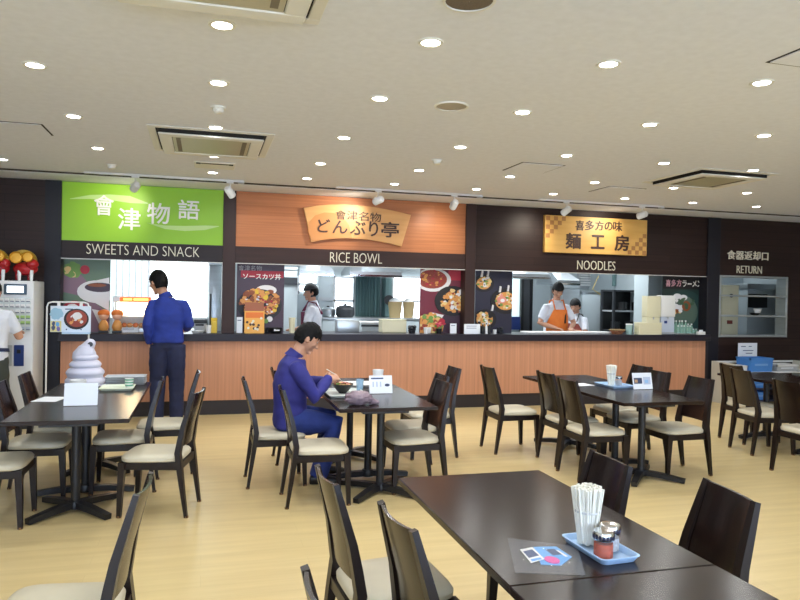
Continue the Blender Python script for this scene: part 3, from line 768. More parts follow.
tag(MB().box(-.09, .09, -.12, .12, 0, .0015).build('paper_sheet', paper, None, (-1.12, 5.78, TZ), -.2), 'white paper sheet flat on the left table beside the stand', 'paper')

# soft serve ice cream figure on the left table
ic = thing('soft_serve_figure', 'big white plastic soft serve ice cream swirl on the left table', 'display figure', (-.985, 6.50, TZ))
prof = [(.001, 0), (.15, 0), (.165, .015)]
for z0, r0, hh in ((.0, .165, .078), (.075, .158, .075), (.145, .132, .07), (.21, .108, .06)):
    for k in range(1, 8):
        a = PI*k/8; prof.append((r0-.022+.022*math.sin(a)*1.1-.012*k/8, z0+.012+hh*k/8))
prof += [(.085, .285), (.07, .32), (.055, .35)]
part('swirl_body', MB().lathe(prof+[(.001, .352)], seg=40), frosty, ic)
part('swirl_tip', MB().tube([(-.02, 0, .26), (.0, 0, .31), (.022, 0, .345), (.036, 0, .368)], [.088, .068, .052, .044], 20, round_=True), frosty, ic)
part('tip_hole', MB().lathe([(.001, 0), (.021, 0), (.021, .004), (.001, .004)], seg=20, M=Matrix.Translation((.043, -.041, .366)) @ Matrix.Rotation(PI/2, 4, 'X')), darkgrey, ic)
# grey trays and white tray behind it
for k in range(4):
    o = rtray(-.665, 6.61, TZ+k*.0181, .17, .105, .018, 'grey tray in the stack at the far end of the left table, %s' % ['lowest', 'second lowest', 'second highest', 'topmost'][k], greym, 0, 'grey trays stacked on the left table')
rtray(-.70, 6.30, TZ, .135, .15, .018, 'pale green white tray on the left table before the grey stack', mat('pale green tray plastic', (220, 228, 206), .4), 0)
c = thing('paper_cup', 'small mint green striped cup on the pale tray', 'cup', (-.615, 6.36, TZ+.0045))
part('cup_wall', MB().lathe([(.001, 0), (.03, 0), (.037, .075), (.034, .075), (.028, .004), (.001, .004)], seg=24), white, c)
for z in (.012, .036, .06): part('stripe', MB().lathe([(.0305+z*.095, z), (.0312+z*.095, z), (.0322+z*.095, z+.012), (.0312+z*.095, z+.012), (.0305+z*.095, z)], seg=24, cap=False), mint, c)

# meal of the seated man
rtray(1.14, 5.72, TZ, .165, .23, .018, 'grey white meal tray in front of the seated man', mat('off white tray plastic', (214, 220, 214), .4), 0)
b = thing('donburi_bowl', 'black bowl of rice topped with meat on the meal tray', 'bowl', (1.13, 5.76, TZ+.0045))
part('bowl_body', MB().lathe([(.001, 0), (.034, 0), (.036, .008), (.05, .02), (.078, .055), (.092, .078), (.089, .078), (.074, .055), (.045, .022), (.001, .014)], seg=36), black, b)
fo = MB()
for k in range(46):
    rr = .072*math.sqrt(random.random()); a = random.uniform(0, 2*PI); s_ = random.uniform(.009, .017)
    fo.ell((rr*math.cos(a), rr*math.sin(a), .066+.022*(1-(rr/.075)**2)+random.uniform(-.003, .005)), (s_, s_*.8, s_*.6), 8, 6, random.choice((0, 0, 1, 1, 2, 3)), M=Matrix.Rotation(random.uniform(0, 3), 4, 'Z'))
fo.lathe([(.001, .05), (.072, .055), (.06, .066), (.001, .072)], seg=24, mi=3)
part('food', fo, [fried2, meatp, leafg, noodle], b)
rb_ = MB(); 
def crumple(d, p): return p*(1+.16*noise.noise(d*2.6)+.10*noise.noise(d*6))
rb_.ell((0, 0, .052), (.105, .07, .056), 36, 22, fn=lambda d, p: Vector((lambda q: (q.x, q.y, max(q.z, -.050)))(crumple(d, p))))
rb_.tube([(.09, 0, .03), (.125, .005, .02), (.16, .01, .014)], [.03, .022, .012], 12)
tag(rb_.build('snack_bag', purplebag, None, (1.135, 5.15, TZ)), 'crumpled lilac plastic bag on the near edge of the middle table', 'bag')
cup(1.30, 5.86, TZ+.0045, .028, .034, .10, 'drinking_glass', 'clear drinking tumbler on the meal tray by the bowl', 'glass', mat('pale blue clear plastic', (170, 206, 232), .15, alpha=.5))
rtray(1.40, 6.25, TZ, .19, .15, .018, 'white tray at the far end of the middle table', white, 0)

# ------------------------------------------------------------------ posters
def poster(label, px0, py0, px1, py1, Y, mats, fn, name='food_poster', th=.012, z0=None):
    x0, x1, za, zb = rect(px0, py0, px1, py1, Y)
    if z0 is not None: za = z0
    mb = MB().box(x0, x1, Y, Y+th, za, zb)
    st = {'y': Y}
    X = lambda u: min(x1-.002, max(x0+.002, x0+(x1-x0)*u)); Z = lambda v: min(zb-.002, max(za+.002, za+(zb-za)*v))
    W, H = x1-x0, zb-za
    def disc(u, v, r, asp=1, mi=0, jit=0, n=22):
        "an ellipse clipped to the sheet"
        st['y'] -= .00012; pts = []
        for i in range(n):
            a = 2*PI*i/n; q = 1+(random.uniform(-jit, jit) if jit else 0)
            pts.append((min(x1-.001, max(x0+.001, x0+W*u+W*r*q*math.cos(a))), min(zb-.001, max(za+.001, za+H*v+W*r*asp*q*math.sin(a)))))
        mb.prism(pts, st['y'], Y, mi)
    def bar(u0, v0, u1, v1, mi): st['y'] -= .00012; mb.box(X(u0), X(u1), st['y'], Y, Z(v0), Z(v1), mi)
    def poly(uv, mi): st['y'] -= .00012; mb.prism([(X(u), Z(v)) for u, v in uv], st['y'], Y, mi)
    def heap(u, v, r, asp, n, mis, s=(.05, .09)):
        for k in range(n):
            a = random.uniform(0, 2*PI); q = math.sqrt(random.random())
            disc(u+r*q*math.cos(a), v+(W/H)*r*asp*q*math.sin(a), random.uniform(*s), random.uniform(.6, 1), random.choice(mis), .22, 9)
    fn(disc, bar, poly, heap, (x0, x1, za, zb))
    o = mb.build(name, mats)
    return tag(o, label, 'poster', 'food posters')
PM = [moss, mauve, porc, crimson, leafg, plum, fried2, noodle]
def p1(disc, bar, poly, heap, R):
    poly([(0, .0), (1, .0), (1, .25), (.6, .45), (.2, .3), (0, .4)], 1)
    poly([(0, .55), (.35, .5), (.5, .7), (.3, .85), (0, .8)], 1)
    disc(.2, .84, .2, .8, 4, .1); heap(.18, .86, .17, .9, 14, (4, 7, 4), (.04, .08)); disc(.46, .86, .1, 1, 3)
    disc(.72, .56, .42, .62, 2); poly([(.32, .52), (.6, .7), (.98, .76), (.98, .3), (.7, .4)], 2); disc(.78, .62, .32, .34, 5); disc(.72, .65, .2, .2, 6)
    disc(.25, .25, .3, 1.0, 3); disc(.22, .24, .23, 1, 2, .1); heap(.2, .26, .17, .9, 16, (2, 7, 2), (.04, .07))
    poly([(.62, .32), (.78, .3), (1, .0), (.86, 0)], 2)
poster('food poster of sweets and white dishes beside the sweets window', 62.5, 259.5, 110, 331.5, 9.16, PM, p1, z0=1.012)
PM2 = [plum, crimson, fried, fried2, porc, leafg, yellow, blackp]
def p2(disc, bar, poly, heap, R):
    bar(.08, .80, .98, .90, 1)
    disc(.62, .62, .22, .5, 4); disc(.48, .40, .48, .72, 7)
    heap(.48, .45, .42, .66, 120, (2, 2, 3, 2, 6, 3), (.035, .075)); heap(.5, .40, .38, .55, 60, (3, 3, 4, 1, 2), (.012, .03))
    disc(.7, .2, .06, 1, 4); disc(.62, .17, .05, 1, 5)
po = poster('food poster of sauce pork cutlet bowl left of the rice kitchen', 236.6, 264, 284, 332, 9.16, PM2, p2, z0=1.012)
x0, x1, z0, z1 = rect(243, 273.5, 281, 279.5, 9.155); text('poster_lettering', 'ソースカツ丼', white_l, x0, x1, z0, z1, 9.16, po, .003, .0, bold=.012)
x0, x1, z0, z1 = rect(238.5, 265.5, 262, 270.5, 9.155); text('poster_lettering', '會津名物', mat('grey poster lettering', (168, 158, 160), .5), x0, x1, z0, z1, 9.16, po, .003, .0)
PM3 = [plum2, plum, porc, sauce, fried, noodle, crimson, blackp, leafg]
def p3(disc, bar, poly, heap, R):
    poly([(0, 0), (1, 0), (1, .3), (0, .26)], 1); bar(.62, .82, 1, 1, 6)
    disc(.28, .82, .40, .62, 2); disc(.26, .83, .33, .6, 3); heap(.26, .84, .28, .6, 90, (3, 4, 3, 6, 3), (.015, .04))
    disc(.72, .50, .40, .80, 7); heap(.76, .50, .29, .8, 90, (4, 5, 4, 2, 3), (.025, .065))
    poly([(.25, .32), (.52, .28), (.4, .14), (.2, .14)], 2); disc(.22, .1, .3, .8, 4); heap(.22, .14, .26, .8, 70, (4, 5, 4, 3, 8), (.02, .06))
    heap(.46, .16, .07, 1, 8, (6,), (.03, .05))
poster('food poster of rice bowls on maroon right of the rice kitchen', 420, 268.5, 464.8, 334, 9.16, PM3, p3, z0=1.012)
PM4 = [indigo, blackp, noodle, fried, meatp, porc, leafg, plum]
def p4(disc, bar, poly, heap, R):
    for u, v, r in ((.22, .80, .24), (.82, .52, .36), (.25, .22, .28)):
        disc(u, v, r*1.15, .8, 1); disc(u, v, r*.8, .8, 3); heap(u, v+.02, r*.75, .75, 60, (2, 3, 5, 2, 6, 4 if r > .3 else 3, 1), (.015, .05))
    for u, v in ((.12, .90), (.28, .91), (.62, .66), (.84, .68), (.42, .36)): poly([(u, v), (u+.05, v), (u+.07, v+.09), (u+.03, v+.1)], 5)
    disc(.7, .54, .13, .7, 4); disc(.72, .53, .06, .7, 5)
poster('indigo poster with three noodle bowls left of the noodle kitchen', 475.3, 271, 512, 334, 9.16, PM4, p4, z0=1.012)
PM5 = [deepgreen, blackp, noodle, porc, mat('dark herb print', (64, 92, 66), .5), fried2, mat('teal bowl print', (34, 62, 60), .5), mat('broth print', (84, 104, 92), .5)]
def p5(disc, bar, poly, heap, R):
    bar(0, .74, 1, 1, 1); disc(.5, .35, .5, .9, 6); disc(.46, .36, .36, .9, 7); heap(.38, .42, .2, .8, 26, (2, 5, 3, 3, 1), (.02, .06)); disc(.55, .46, .1, 1, 5)
    for u, v in ((.34, .62), (.48, .60)): disc(u, v, .09, .6, 3)
    heap(.62, .52, .2, .6, 10, (4,), (.03, .05))
po = poster('deep green noodle poster with white lettering by the right pillar', 662, 273.5, 705.5, 336, 9.16, PM5, p5, z0=1.012)
for i, ch in enumerate('喜多方'): text('poster_lettering', ch, mat('pinkish lettering', (226, 170, 180), .5), *rect(666+i*5.4, 279.5, 670.8+i*5.4, 286.5, 9.155), 9.16, po, .003, .0, bold=.02)
for i, ch in enumerate('ラーメン'): text('poster_lettering', ch, white_l, *(rect(682.6+i*5.0, 280.5, 686.8+i*5.0, 286.8, 9.155) if ch != 'ー' else rect(682.8+i*5.0, 283.2, 686.8+i*5.0, 284.6, 9.155)), 9.16, po, .003, .0, bold=.015)

# ------------------------------------------------------------------ things on the counter and in the kitchens
WZ = 1.0105
def pbox(px0, py0, px1, py1, Y, depth, zbase=None, ztop=None):
    x0, x1, z0, z1 = rect(px0, py0, px1, py1, Y)
    if zbase is not None: z0 = zbase
    return x0, x1, Y, Y+depth, z0, z1
def lidbox(label, name, cat, px, Y, depth, body, lid, zb=WZ, lidh=.025, group=None, lid_name='lid'):
    x0, x1, y0, y1, z0, z1 = pbox(*px, Y, depth, zb)
    t = thing(name, label, cat, ((x0+x1)/2, (y0+y1)/2, z0), 0, group)
    w, d, h = (x1-x0)/2, depth/2, z1-z0
    part('body', MB().box(-w*.97, w*.97, -d*.97, d*.97, 0, h-lidh, bev=.008, seg=2), body, t)
    part(lid_name, MB().box(-w, w, -d, d, h-lidh, h, bev=.006, seg=2), lid, t)
    return t, w, d, h
def card(label, px, Y, mm, cat='card', zb=WZ, lines=2, name='counter_card'):
    x0, x1, y0, y1, z0, z1 = pbox(*px, Y, .004, zb)
    t = thing(name, label, cat, ((x0+x1)/2, Y, z0))
    w, h = (x1-x0)/2, z1-z0
    b = MB().box(-w, w, -.002, .002, .003, h, 0, bev=.001)
    for k in range(lines):
        b.box(-w*.7, w*.55, -.0025, -.0019, h*(.82-.2*k)-h*.05, h*(.82-.2*k), 1)
    part('card', b, [mm, film_d], t); part('foot', MB().box(-w*.9, w*.9, -.02, .03, 0, .004), glass, t)
    return t
def bottle(x, y, z, r, h, name, label, cat, mm, capmm, group=None):
    t = thing(name, label, cat, (x, y, z), 0, group)
    part('bottle_body', MB().lathe([(.001, 0), (r, 0), (r, h*.62), (r*.5, h*.78), (r*.42, h*.9), (.001, h*.9)], seg=18), mm, t)
    part('cap', MB().lathe([(r*.5, h*.88), (r*.5, h), (.001, h)], seg=16), capmm, t)
    return t

# --- sweets kitchen: panes and blinds
x0, x1, z0, z1 = rect(110, 262, 148, 318, 11.18)
w = struct('window_5', MB().box(x0, x1, 11.17, 11.195, z0, 2.3), mat('blind lit by daylight', (226, 240, 240), .5, emit=.8))
fr = MB()
for k in range(7): fr.box(x0+(x1-x0)*k/6-.008, x0+(x1-x0)*k/6+.008, 11.15, 11.17, z0, 2.3)
part('window_frame', fr, whitem, w)
x0, x1, z0, z1 = rect(150, 262, 207.5, 317, 11.18)
w = struct('window_6', MB().box(x0, x1, 11.17, 11.195, z0, 2.3), winpane)
part('window_frame', MB().box(x0-.03, x0, 11.14, 11.2, z0-.03, 2.33).box(x1, x1+.03, 11.14, 11.2, z0-.03, 2.33).box(x0, x1, 11.14, 11.2, z0-.03, z0), whitem, w)
t, w_, d_, h_ = lidbox('tall stainless refrigerator right of the bright sweets window', 'refrigerator', 'fridge', (208, 262, 221.5, 400, ), 10.4, .6, steel, steel, 0, .05, lid_name='top_panel')
part('door_handle', MB().tube([(-w_*.7, -d_-.03, .9), (-w_*.7, -d_-.03, 1.5)], .012), darkgrey, t)
t, w_, d_, h_ = lidbox('stainless work table under the sweets window', 'work_table', 'table', (112, 330, 206, 400), 10.3, .6, steel, steel, 0, .04, lid_name='worktop')
# food warmer
x0, x1, y0, y1, z0, z1 = pbox(112.5, 296.5, 151, 326, 9.22, .28, WZ)
t = thing('food_warmer', 'glowing glass food warmer with orange header on the sweets counter', 'food warmer', ((x0+x1)/2, (y0+y1)/2, WZ))
w, d, h = (x1-x0)/2, .14, z1-z0
part('base', MB().box(-w, w, -d, d, 0, .05, bev=.004), steel, t)
hd = part('header', MB().box(-w, w, -d, d, h-.07, h, bev=.004), whitem, t)
part('header_strip', MB().box(-w*.62, w*.98, -d-.004, -d, h-.064, h-.008, 0).box(-w*.45, w*.0, -d-.006, -d-.004, h-.05, h-.022, 1).box(w*.08, w*.85, -d-.006, -d-.004, h-.05, h-.022, 1), [orangeglow, yellowglow], hd)
part('lit_back_panel', MB().box(-w*.95, w*.95, d-.012, d-.004, .21, h-.07), warmglow, t)
part('back_panel', MB().box(-w*.95, w*.95, d-.012, d-.004, .05, .21), whitem, t)
po_ = MB()
for sx in (-1, 1):
    for sy in (-1, 1): po_.box(sx*(w-.008)-.008, sx*(w-.008)+.008, sy*(d-.008)-.008, sy*(d-.008)+.008, .05, h-.07)
part('frame_posts', po_, steel, t)
part('shelf', MB().box(-w*.94, w*.94, -d*.8, d*.85, .19, .2), steel, t)
part('glass_front', MB().box(-w*.95, w*.95, -d, -d+.004, .05, h-.07), glass, t)
light('warmer_lamp', 'AREA', (0, 0, h-.075), 3, (1, .78, .5), .2, parent=t)
for k in range(6):
    o = MB().ell((0, 0, .03), (.035, .03, .03), 14, 10, fn=lambda d, p: p*(1+.15*noise.noise(d*4))).build('fried_snack', [fried, orange][k % 2], None, ((x0+x1)/2-w*.75+k*w*.3, 9.34+.03*(k % 2), WZ+.0505))
    tag(o, 'golden fried snack inside the food warmer, %s from the left' % ORD[k], 'snack', 'snacks in the food warmer')
card('white price card with red dots before the food warmer', (120.5, 327.5, 138, 335), 9.12, paper)
x0, x1, z0, z1 = rect(124, 328, 133, 330.5, 9.08)
for k, (px, lab) in enumerate(((103.5, 'left'), (117, 'right'))):
    p0 = at(px, 325, 9.05)
    t = thing('display_bust', 'orange topped display figurine beside the menu board, %s one of two' % lab, 'figurine', (p0.x, 9.06, WZ), 0, 'orange topped figurines')
    part('stand', MB().box(-.055, .055, -.03, .03, 0, .03, bev=.005), darkgrey, t)
    part('body', MB().lathe([(.001, .03), (.045, .03), (.062, .07), (.048, .12), (.025, .155), (.001, .16)], seg=18), fried, t)
    part('head', MB().ell((0, 0, .205), (.058, .05, .052), 18, 12), mat('pale peach plastic', (232, 178, 150), .5), t)
    part('top', MB().ell((0, .008, .235), (.07, .058, .05), 18, 12), orange, t)
# till area right of the man
t, w_, d_, h_ = lidbox('dark cash register right of the standing man on the sweets counter', 'cash_register', 'cash register', (194, 319.5, 207, 334), 9.25, .2, greym, darkgrey, WZ, .05, lid_name='keypad')
part('display', MB().box(-w_*.8, w_*.5, -d_-.003, -d_+.01, h_*.5, h_*.65), black, t)
for k, px in enumerate((196, 200)):
    p0 = at(px, 333, 9.1)
    tag(MB().lathe([(.001, 0), (.035, 0), (.055, .03), (.052, .03), (.03, .004), (.001, .004)], seg=20).build('small_dish', white, None, (p0.x, 9.0+.11*k, WZ)), 'small white dish by the cash register, %s' % ['front', 'rear'][k], 'dish', 'dishes by the cash register')
p0 = at(214, 330, 9.12); t = thing('juice_carton', 'yellow carton standing at the right end of the sweets counter', 'carton', (p0.x, 9.12, WZ))
part('carton_body', MB().box(-.038, .038, -.035, .035, 0, .155, bev=.003), yellow, t)
part('gable_top', MB().add([(-.038, -.035, .155), (.038, -.035, .155), (.038, .035, .155), (-.038, .035, .155), (-.038, 0, .19), (.038, 0, .19)], [[0, 1, 5, 4], [2, 3, 4, 5], [0, 4, 3], [1, 2, 5], [0, 3, 2, 1]]), yellow, t)
p0 = at(208.5, 330, 9.08); cup(p0.x, 9.06, WZ, .028, .035, .10, 'paper_cup', 'white paper cup beside the yellow carton', 'cup', white)

# --- rice kitchen
KY = 12.58
def kwindow(n, px, Y, extra=True):
    x0, x1, z0, z1 = rect(*px, Y)
    w = struct('window_%d' % n, MB().box(x0, x1, Y, Y+.015, z0, z1), winpane)
    f = MB()
    for a in (x0, x1): f.box(a-.025, a+.025, Y-.03, Y+.015, z0-.03, z1+.03)
    for a in (z0, z1, z0+(z1-z0)*.42): f.box(x0, x1, Y-.03, Y+.015, a-.02, a+.02)
    part('window_frame', f, whitem, w)
kwindow(7, (298, 272, 322, 293), 12.55)
kwindow(8, (333.5, 277, 354, 318), 12.55)
kwindow(9, (392, 277, 421, 319), 12.55)
t, w_, d_, h_ = lidbox('tall pale grey refrigerator beside the cutlet poster', 'refrigerator', 'fridge', (280, 267, 297, 400), 11.2, .7, kwall, kwall, 0, .05, lid_name='top_panel')
part('handle_band', MB().box(-w_, w_*.95, -d_-.012, -d_+.01, 1.66, 1.78), darkgrey, t)
t = thing('grey_column', 'pale grey kitchen column left of the rice kitchen window', 'column', (at(326, 300, 12.2).x, 12.35, 0))
part('shaft', MB().box(-.13, .13, -.12, .12, 0, 2.75, bev=.01), kwall, t); part('shelf_bracket', MB().box(-.14, .14, -.14, -.12, 1.4, 1.46), greym, t)
t = thing('kitchen_curtain', 'grey green strip curtain between the rice kitchen windows', 'curtain', (at(367, 300, 12.3).x, 12.3, 0))
xa, xb = at(355.5, 300, 12.3).x-t.location.x, at(380, 300, 12.3).x-t.location.x
zc = at(367, 320, 12.3).z
cu = MB(); n = 48
cu.rings([[(xa+(xb-xa)*i/n, .03*math.sin(i*1.1), z) for i in range(n+1)]+[(xa+(xb-xa)*i/n, .03*math.sin(i*1.1)+.008, z) for i in range(n, -1, -1)] for z in (zc, 2.1)], cap=False)
part('curtain_cloth', cu, leadgreen, t); part('rail', MB().tube([(xa-.1, 0, 2.1), (xb+.5, 0, 2.1)], .015), steel, t)
t, w_, d_, h_ = lidbox('narrow grey green cabinet with round fan right of the strip curtain', 'tall_cabinet', 'cabinet', (384.5, 276, 391.5, 400), 12.23, .3, leadgreen, steel, 0, .04, lid_name='top_panel')
part('fan_disc', MB().lathe([(.001, 0), (.09, 0), (.09, .02), (.001, .03)], seg=20, M=Matrix.Translation((0, -d_-.001, at(388, 300, 12.23).z)) @ Matrix.Rotation(PI/2, 4, 'X')), darkgrey, t)
t = thing('curtain_post', 'slim white post beside the strip curtain', 'post', (at(382.2, 300, 12.0).x+.01, 12.4, 0)); part('shaft', MB().box(-.025, .025, -.025, .025, 0, 2.6), white, t); part('foot', MB().box(-.05, .05, -.05, .05, 0, .02), white, t)
def hood(px0, px1, pyb, Y, depth, label):
    x0, x1 = at(px0, pyb, Y).x, at(px1, pyb, Y).x; z0 = at((px0+px1)/2, pyb, Y).z
    t = thing('extractor_hood', label, 'extractor hood', ((x0+x1)/2, Y+depth/2, z0)); w = (x1-x0)/2; d = depth/2
    part('hood_canopy', MB().add([(-w, -d, 0), (w, -d, 0), (w, d, 0), (-w, d, 0), (-w, -d, .07), (w, -d, .07), (w*.6, d*.6, .35), (-w*.6, d*.6, .35), (w, d, .07), (-w, d, .07)], [[0, 1, 2, 3], [0, 1, 5, 4], [1, 2, 8, 5], [3, 0, 4, 9], [4, 5, 6, 7], [5, 8, 6], [9, 4, 7], [2, 3, 9, 8], [8, 9, 7, 6]]), steel, t)
    part('duct', MB().box(-w*.35, w*.35, -d*.1, d*.6, .3, CZ-z0), steel, t)
    part('grease_rail', MB().box(-w, w, -d-.01, -d, -.01, .02), chrome, t)
hood(300, 334, 275, 11.0, .8, 'stainless extractor hood above the rice cook')
hood(350, 402, 276, 11.3, .8, 'wide stainless extractor hood at the centre of the rice kitchen')
t, w_, d_, h_ = lidbox('long stainless cooking bench along the rice kitchen windows', 'work_bench', 'table', (320, 318, 420, 420), 11.5, .7, kwall, steel, 0, .04, lid_name='worktop')
bz = h_
def dome(px, Y, z, r, label, name='rice_cooker', cat='rice cooker', mm=darkgrey):
    p0 = at(px, 315, Y); t = thing(name, label, cat, (p0.x, Y, z))
    part('pot_body', MB().lathe([(.001, 0), (r*.8, 0), (r, r*.25), (r, r*.8), (.001, r*.82)], seg=24), mm, t)
    part('lid', MB().lathe([(r*1.02, r*.8), (r*.95, r*1.05), (r*.6, r*1.25), (.001, r*1.32)], seg=24), mm, t)
    part('lid_knob', MB().lathe([(.001, r*1.3), (.02, r*1.3), (.025, r*1.45), (.001, r*1.47)], seg=12), black, t)
dome(345, 11.75, bz, .16, 'dark round rice cooker on the bench before the middle window')
dome(328, 11.9, bz, .13, 'grey lidded pot left of the rice cooker', 'cooking_pot', 'pot', steel)
t, w_, d_, h_ = lidbox('square stainless container behind the rice kitchen counter', 'steel_container', 'container', (337, 320, 360, 333.5), 9.3, .2, steel, steel, WZ, .012)
t, w_, d_, h_ = lidbox('pale work shelf unit in the middle of the rice kitchen', 'shelf_unit', 'shelf', (360.5, 322, 383, 400), 10.2, .4, kwall, white, 0, .03, lid_name='worktop')
part('dark_strip', MB().box(-w_, w_, -d_-.005, -d_+.005, h_-.07, h_-.045), black, t)
t = thing('storage_box', 'cream storage box stack on the rice counter', 'box', (at(394.5, 328, 9.25).x, 9.36, WZ))
w = (at(407, 328, 9.25).x-at(382.5, 328, 9.25).x)/2; h = at(395, 319.5, 9.25).z-WZ
part('box_body', MB().box(-w, w, -.1, .1, 0, h*.94, bev=.006), creamtub, t); part('lid', MB().box(-w*1.03, w*1.03, -.104, .104, h*.94, h, bev=.004), creamtub, t)
for k, (px, s_) in enumerate(((395, .12), (408.5, .10))):
    p0 = at(px, 312, 11.72)
    t = thing('paper_sack', 'open brown paper sack behind the cream box, %s' % ['left', 'right'][k], 'sack', (p0.x, 11.72, bz), 0, 'paper sacks on the bench')
    part('sack_body', MB().rings([[(s_*(.8+.3*z)*c*(1 if abs(c) > .1 else 1), s_*.7*sn, z*.28) for c, sn in [(math.cos(2*PI*i/20), math.sin(2*PI*i/20)) for i in range(20)]] for z in (0, .5, 1)]), khaki, t)
    part('inner_bag', MB().ell((0, 0, .28), (s_*.9, s_*.6, .07), 14, 8, fn=lambda d, p: p*(1+.2*noise.noise(d*5))), white, t)
def tuft(px, Y, r, label, mm, h=None):
    p0 = at(px, 330, Y); t = MB(); random.seed(int(px))
    for k in range(16):
        a, b_ = random.uniform(0, 6.28), random.uniform(.2, 1)
        t.ell((r*.55*math.cos(a), r*.4*math.sin(a), r*(.35+b_)), (r*.34, r*.3, r*.3), 8, 6)
    t.lathe([(.001, 0), (r*.6, 0), (r*.7, r*.6), (.001, r*.6)], seg=14)
    return tag(t.build('dark_bouquet', mm, None, (p0.x, Y, WZ)), label, 'ornament')
tuft(412, 9.1, .07, 'dark bunched ornament right of the cream box on the counter', mat('dark foliage', (26, 28, 34), .5))
for px, lab in ((426, 'left'), (430, 'right')):
    p0 = at(px, 330, 9.05); cup(p0.x, 9.05+.06*(px == 430), WZ, .028, .034, .085, 'paper_cup', 'white paper cup before the maroon poster, %s' % lab, 'cup', white, 'cups on the rice counter')
p0 = at(439, 328, 9.08); t = thing('flower_pot', 'small dark pot with pink flowers on the rice counter', 'flower pot', (p0.x, 9.08, WZ))
part('pot', MB().lathe([(.001, 0), (.035, 0), (.045, .07), (.001, .068)], seg=18), black, t)
fl_ = MB()
for k in range(12): fl_.ell((random.uniform(-.04, .04), random.uniform(-.035, .035), .10+random.uniform(0, .05)), (.02, .02, .017), 8, 6)
part('flowers', fl_, mat('coral pink petals', (226, 96, 110), .6), t); part('stems', MB().tube([(0, 0, .06), (0, 0, .12)], .012, 6), leafg, t)
card('small upright white card on the counter before the maroon poster', (450, 323.5, 456.5, 334.5), 9.05, paper, lines=1)
card('wide white notice card on the counter in front of the brown pillar', (464, 324, 480, 334.5), 8.96, paper, lines=2)
# items left in the rice bay
card('white card with green top at the left end of the rice counter', (236.5, 317, 242.5, 333.5), 9.06, paper, lines=1)
x0, x1, y0, y1, z0, z1 = pbox(244.5, 302.5, 264.5, 334, 9.0, .06, WZ)
t = thing('snack_box', 'orange printed upright snack box in front of the cutlet poster', 'box', ((x0+x1)/2, 9.04, WZ)); w = (x1-x0)/2; h = z1-z0
b = MB().box(-w, w, -.03, .03, 0, h*.72, 0, bev=.002)
for k in range(14):
    u, v = random.uniform(-.75, .75), random.uniform(.08, .5); b.disc(w*u, h*v, .016, .016, -.0302, 1+(k % 2), 12, .0006+.0001*k)
b.box(-w*.9, w*.9, -.0305, -.0299, h*.5, h*.68, 3)
part('box_front', b, [mat('warm yellow print', (238, 176, 84), .5), cream_l, brown_l, orange], t)
part('back_board', MB().box(-w*.95, w*.95, .02, .03, h*.72, h), mat('copper brown board', (160, 96, 66), .5), t)
t = thing('dark_bowl', 'dark lacquer bowl with white mark on the rice counter', 'bowl', (at(276, 330, 9.0).x, 9.05, WZ))
part('bowl_body', MB().lathe([(.001, 0), (.06, 0), (.085, .03), (.09, .07), (.086, .07), (.075, .03), (.001, .02)], seg=28), black, t)
part('white_mark', MB().box(-.03, .04, -.0905, -.087, .035, .05).box(-.03, -.01, -.0905, -.087, .05, .058), white, t)
tuft(267, 9.08, .05, 'dark bunched ornament left of the lacquer bowl', mat('dark foliage', (26, 28, 34), .5))
cup(at(292, 325, 9.15).x, 9.15, WZ, .033, .045, .20, 'paper_cup', 'stack of cream paper cups left of the rice cook', 'cups', creamtub)

# --- noodle kitchen
x0, x1, z0, z1 = rect(513, 281, 524, 323, 12.3)
w = struct('window_10', MB().box(x0, x1, 12.45, 12.47, z0, 2.0), mat('pale lit pane', (214, 236, 238), .5, emit=1.1))
t = thing('steel_doorway', 'dark framed tall kitchen door left of the noodle cook', 'door', (at(529, 300, 12.2).x, 12.3, 0))
part('door_leaf', MB().box(-.08, .06, -.02, .02, 0, 2.05), darkgrey, t); part('door_edge', MB().box(.06, .11, -.04, .04, 0, 2.1), black, t); part('door_edge', MB().box(-.13, -.08, -.04, .04, 0, 2.1), black, t)
part('kick_plate', MB().box(-.55, -.14, -.03, .0, .9, 1.15), navytub, t)
hood(513, 550, 278, 10.8, .9, 'pale extractor hood left of the noodle cook')
hood(558, 580, 284.5, 10.6, .8, 'stainless extractor hood over the noodle boiler')
t, w_, d_, h_ = lidbox('tall stainless noodle boiler column behind the two noodle cooks', 'boiler_unit', 'boiler', (562, 286, 579, 420), 11.2, .5, steel, steel, 0, .05, lid_name='top_panel')
t, w_, d_, h_ = lidbox('big grey stainless refrigerator right of the noodle cooks', 'refrigerator', 'fridge', (581, 291, 612, 420), 11.4, .7, kwall, steel, 0, .06, lid_name='top_panel')
part('door_handle', MB().tube([(w_*.8, -d_-.03, 1.1), (w_*.8, -d_-.03, 1.5)], .015), darkgrey, t); part('thermometer_cord', MB().tube([(0, -d_-.01, 1.95), (-.12, -d_-.012, 1.7), (.05, -d_-.012, 1.6)], .005), yellow, t)
part('ladle', MB().tube([(.12, -d_-.01, 1.62), (.12, -d_-.01, 1.25)], .012).ell((.12, -d_-.02, 1.22), (.04, .02, .05)), black, t)
t = thing('louvre_panel', 'pale louvred panel high on the noodle kitchen wall', 'vent', (at(597, 283, 12.5).x, 12.55, 0))
lv = MB(); xa = .36
for k in range(6): lv.box(-xa, xa, -.03, .02, 1.78+k*.05, 1.81+k*.05)
part('louvres', lv, white, t); part('louvre_frame', MB().box(-xa-.03, xa+.03, .02, .045, 1.74, 2.1), greym, t)
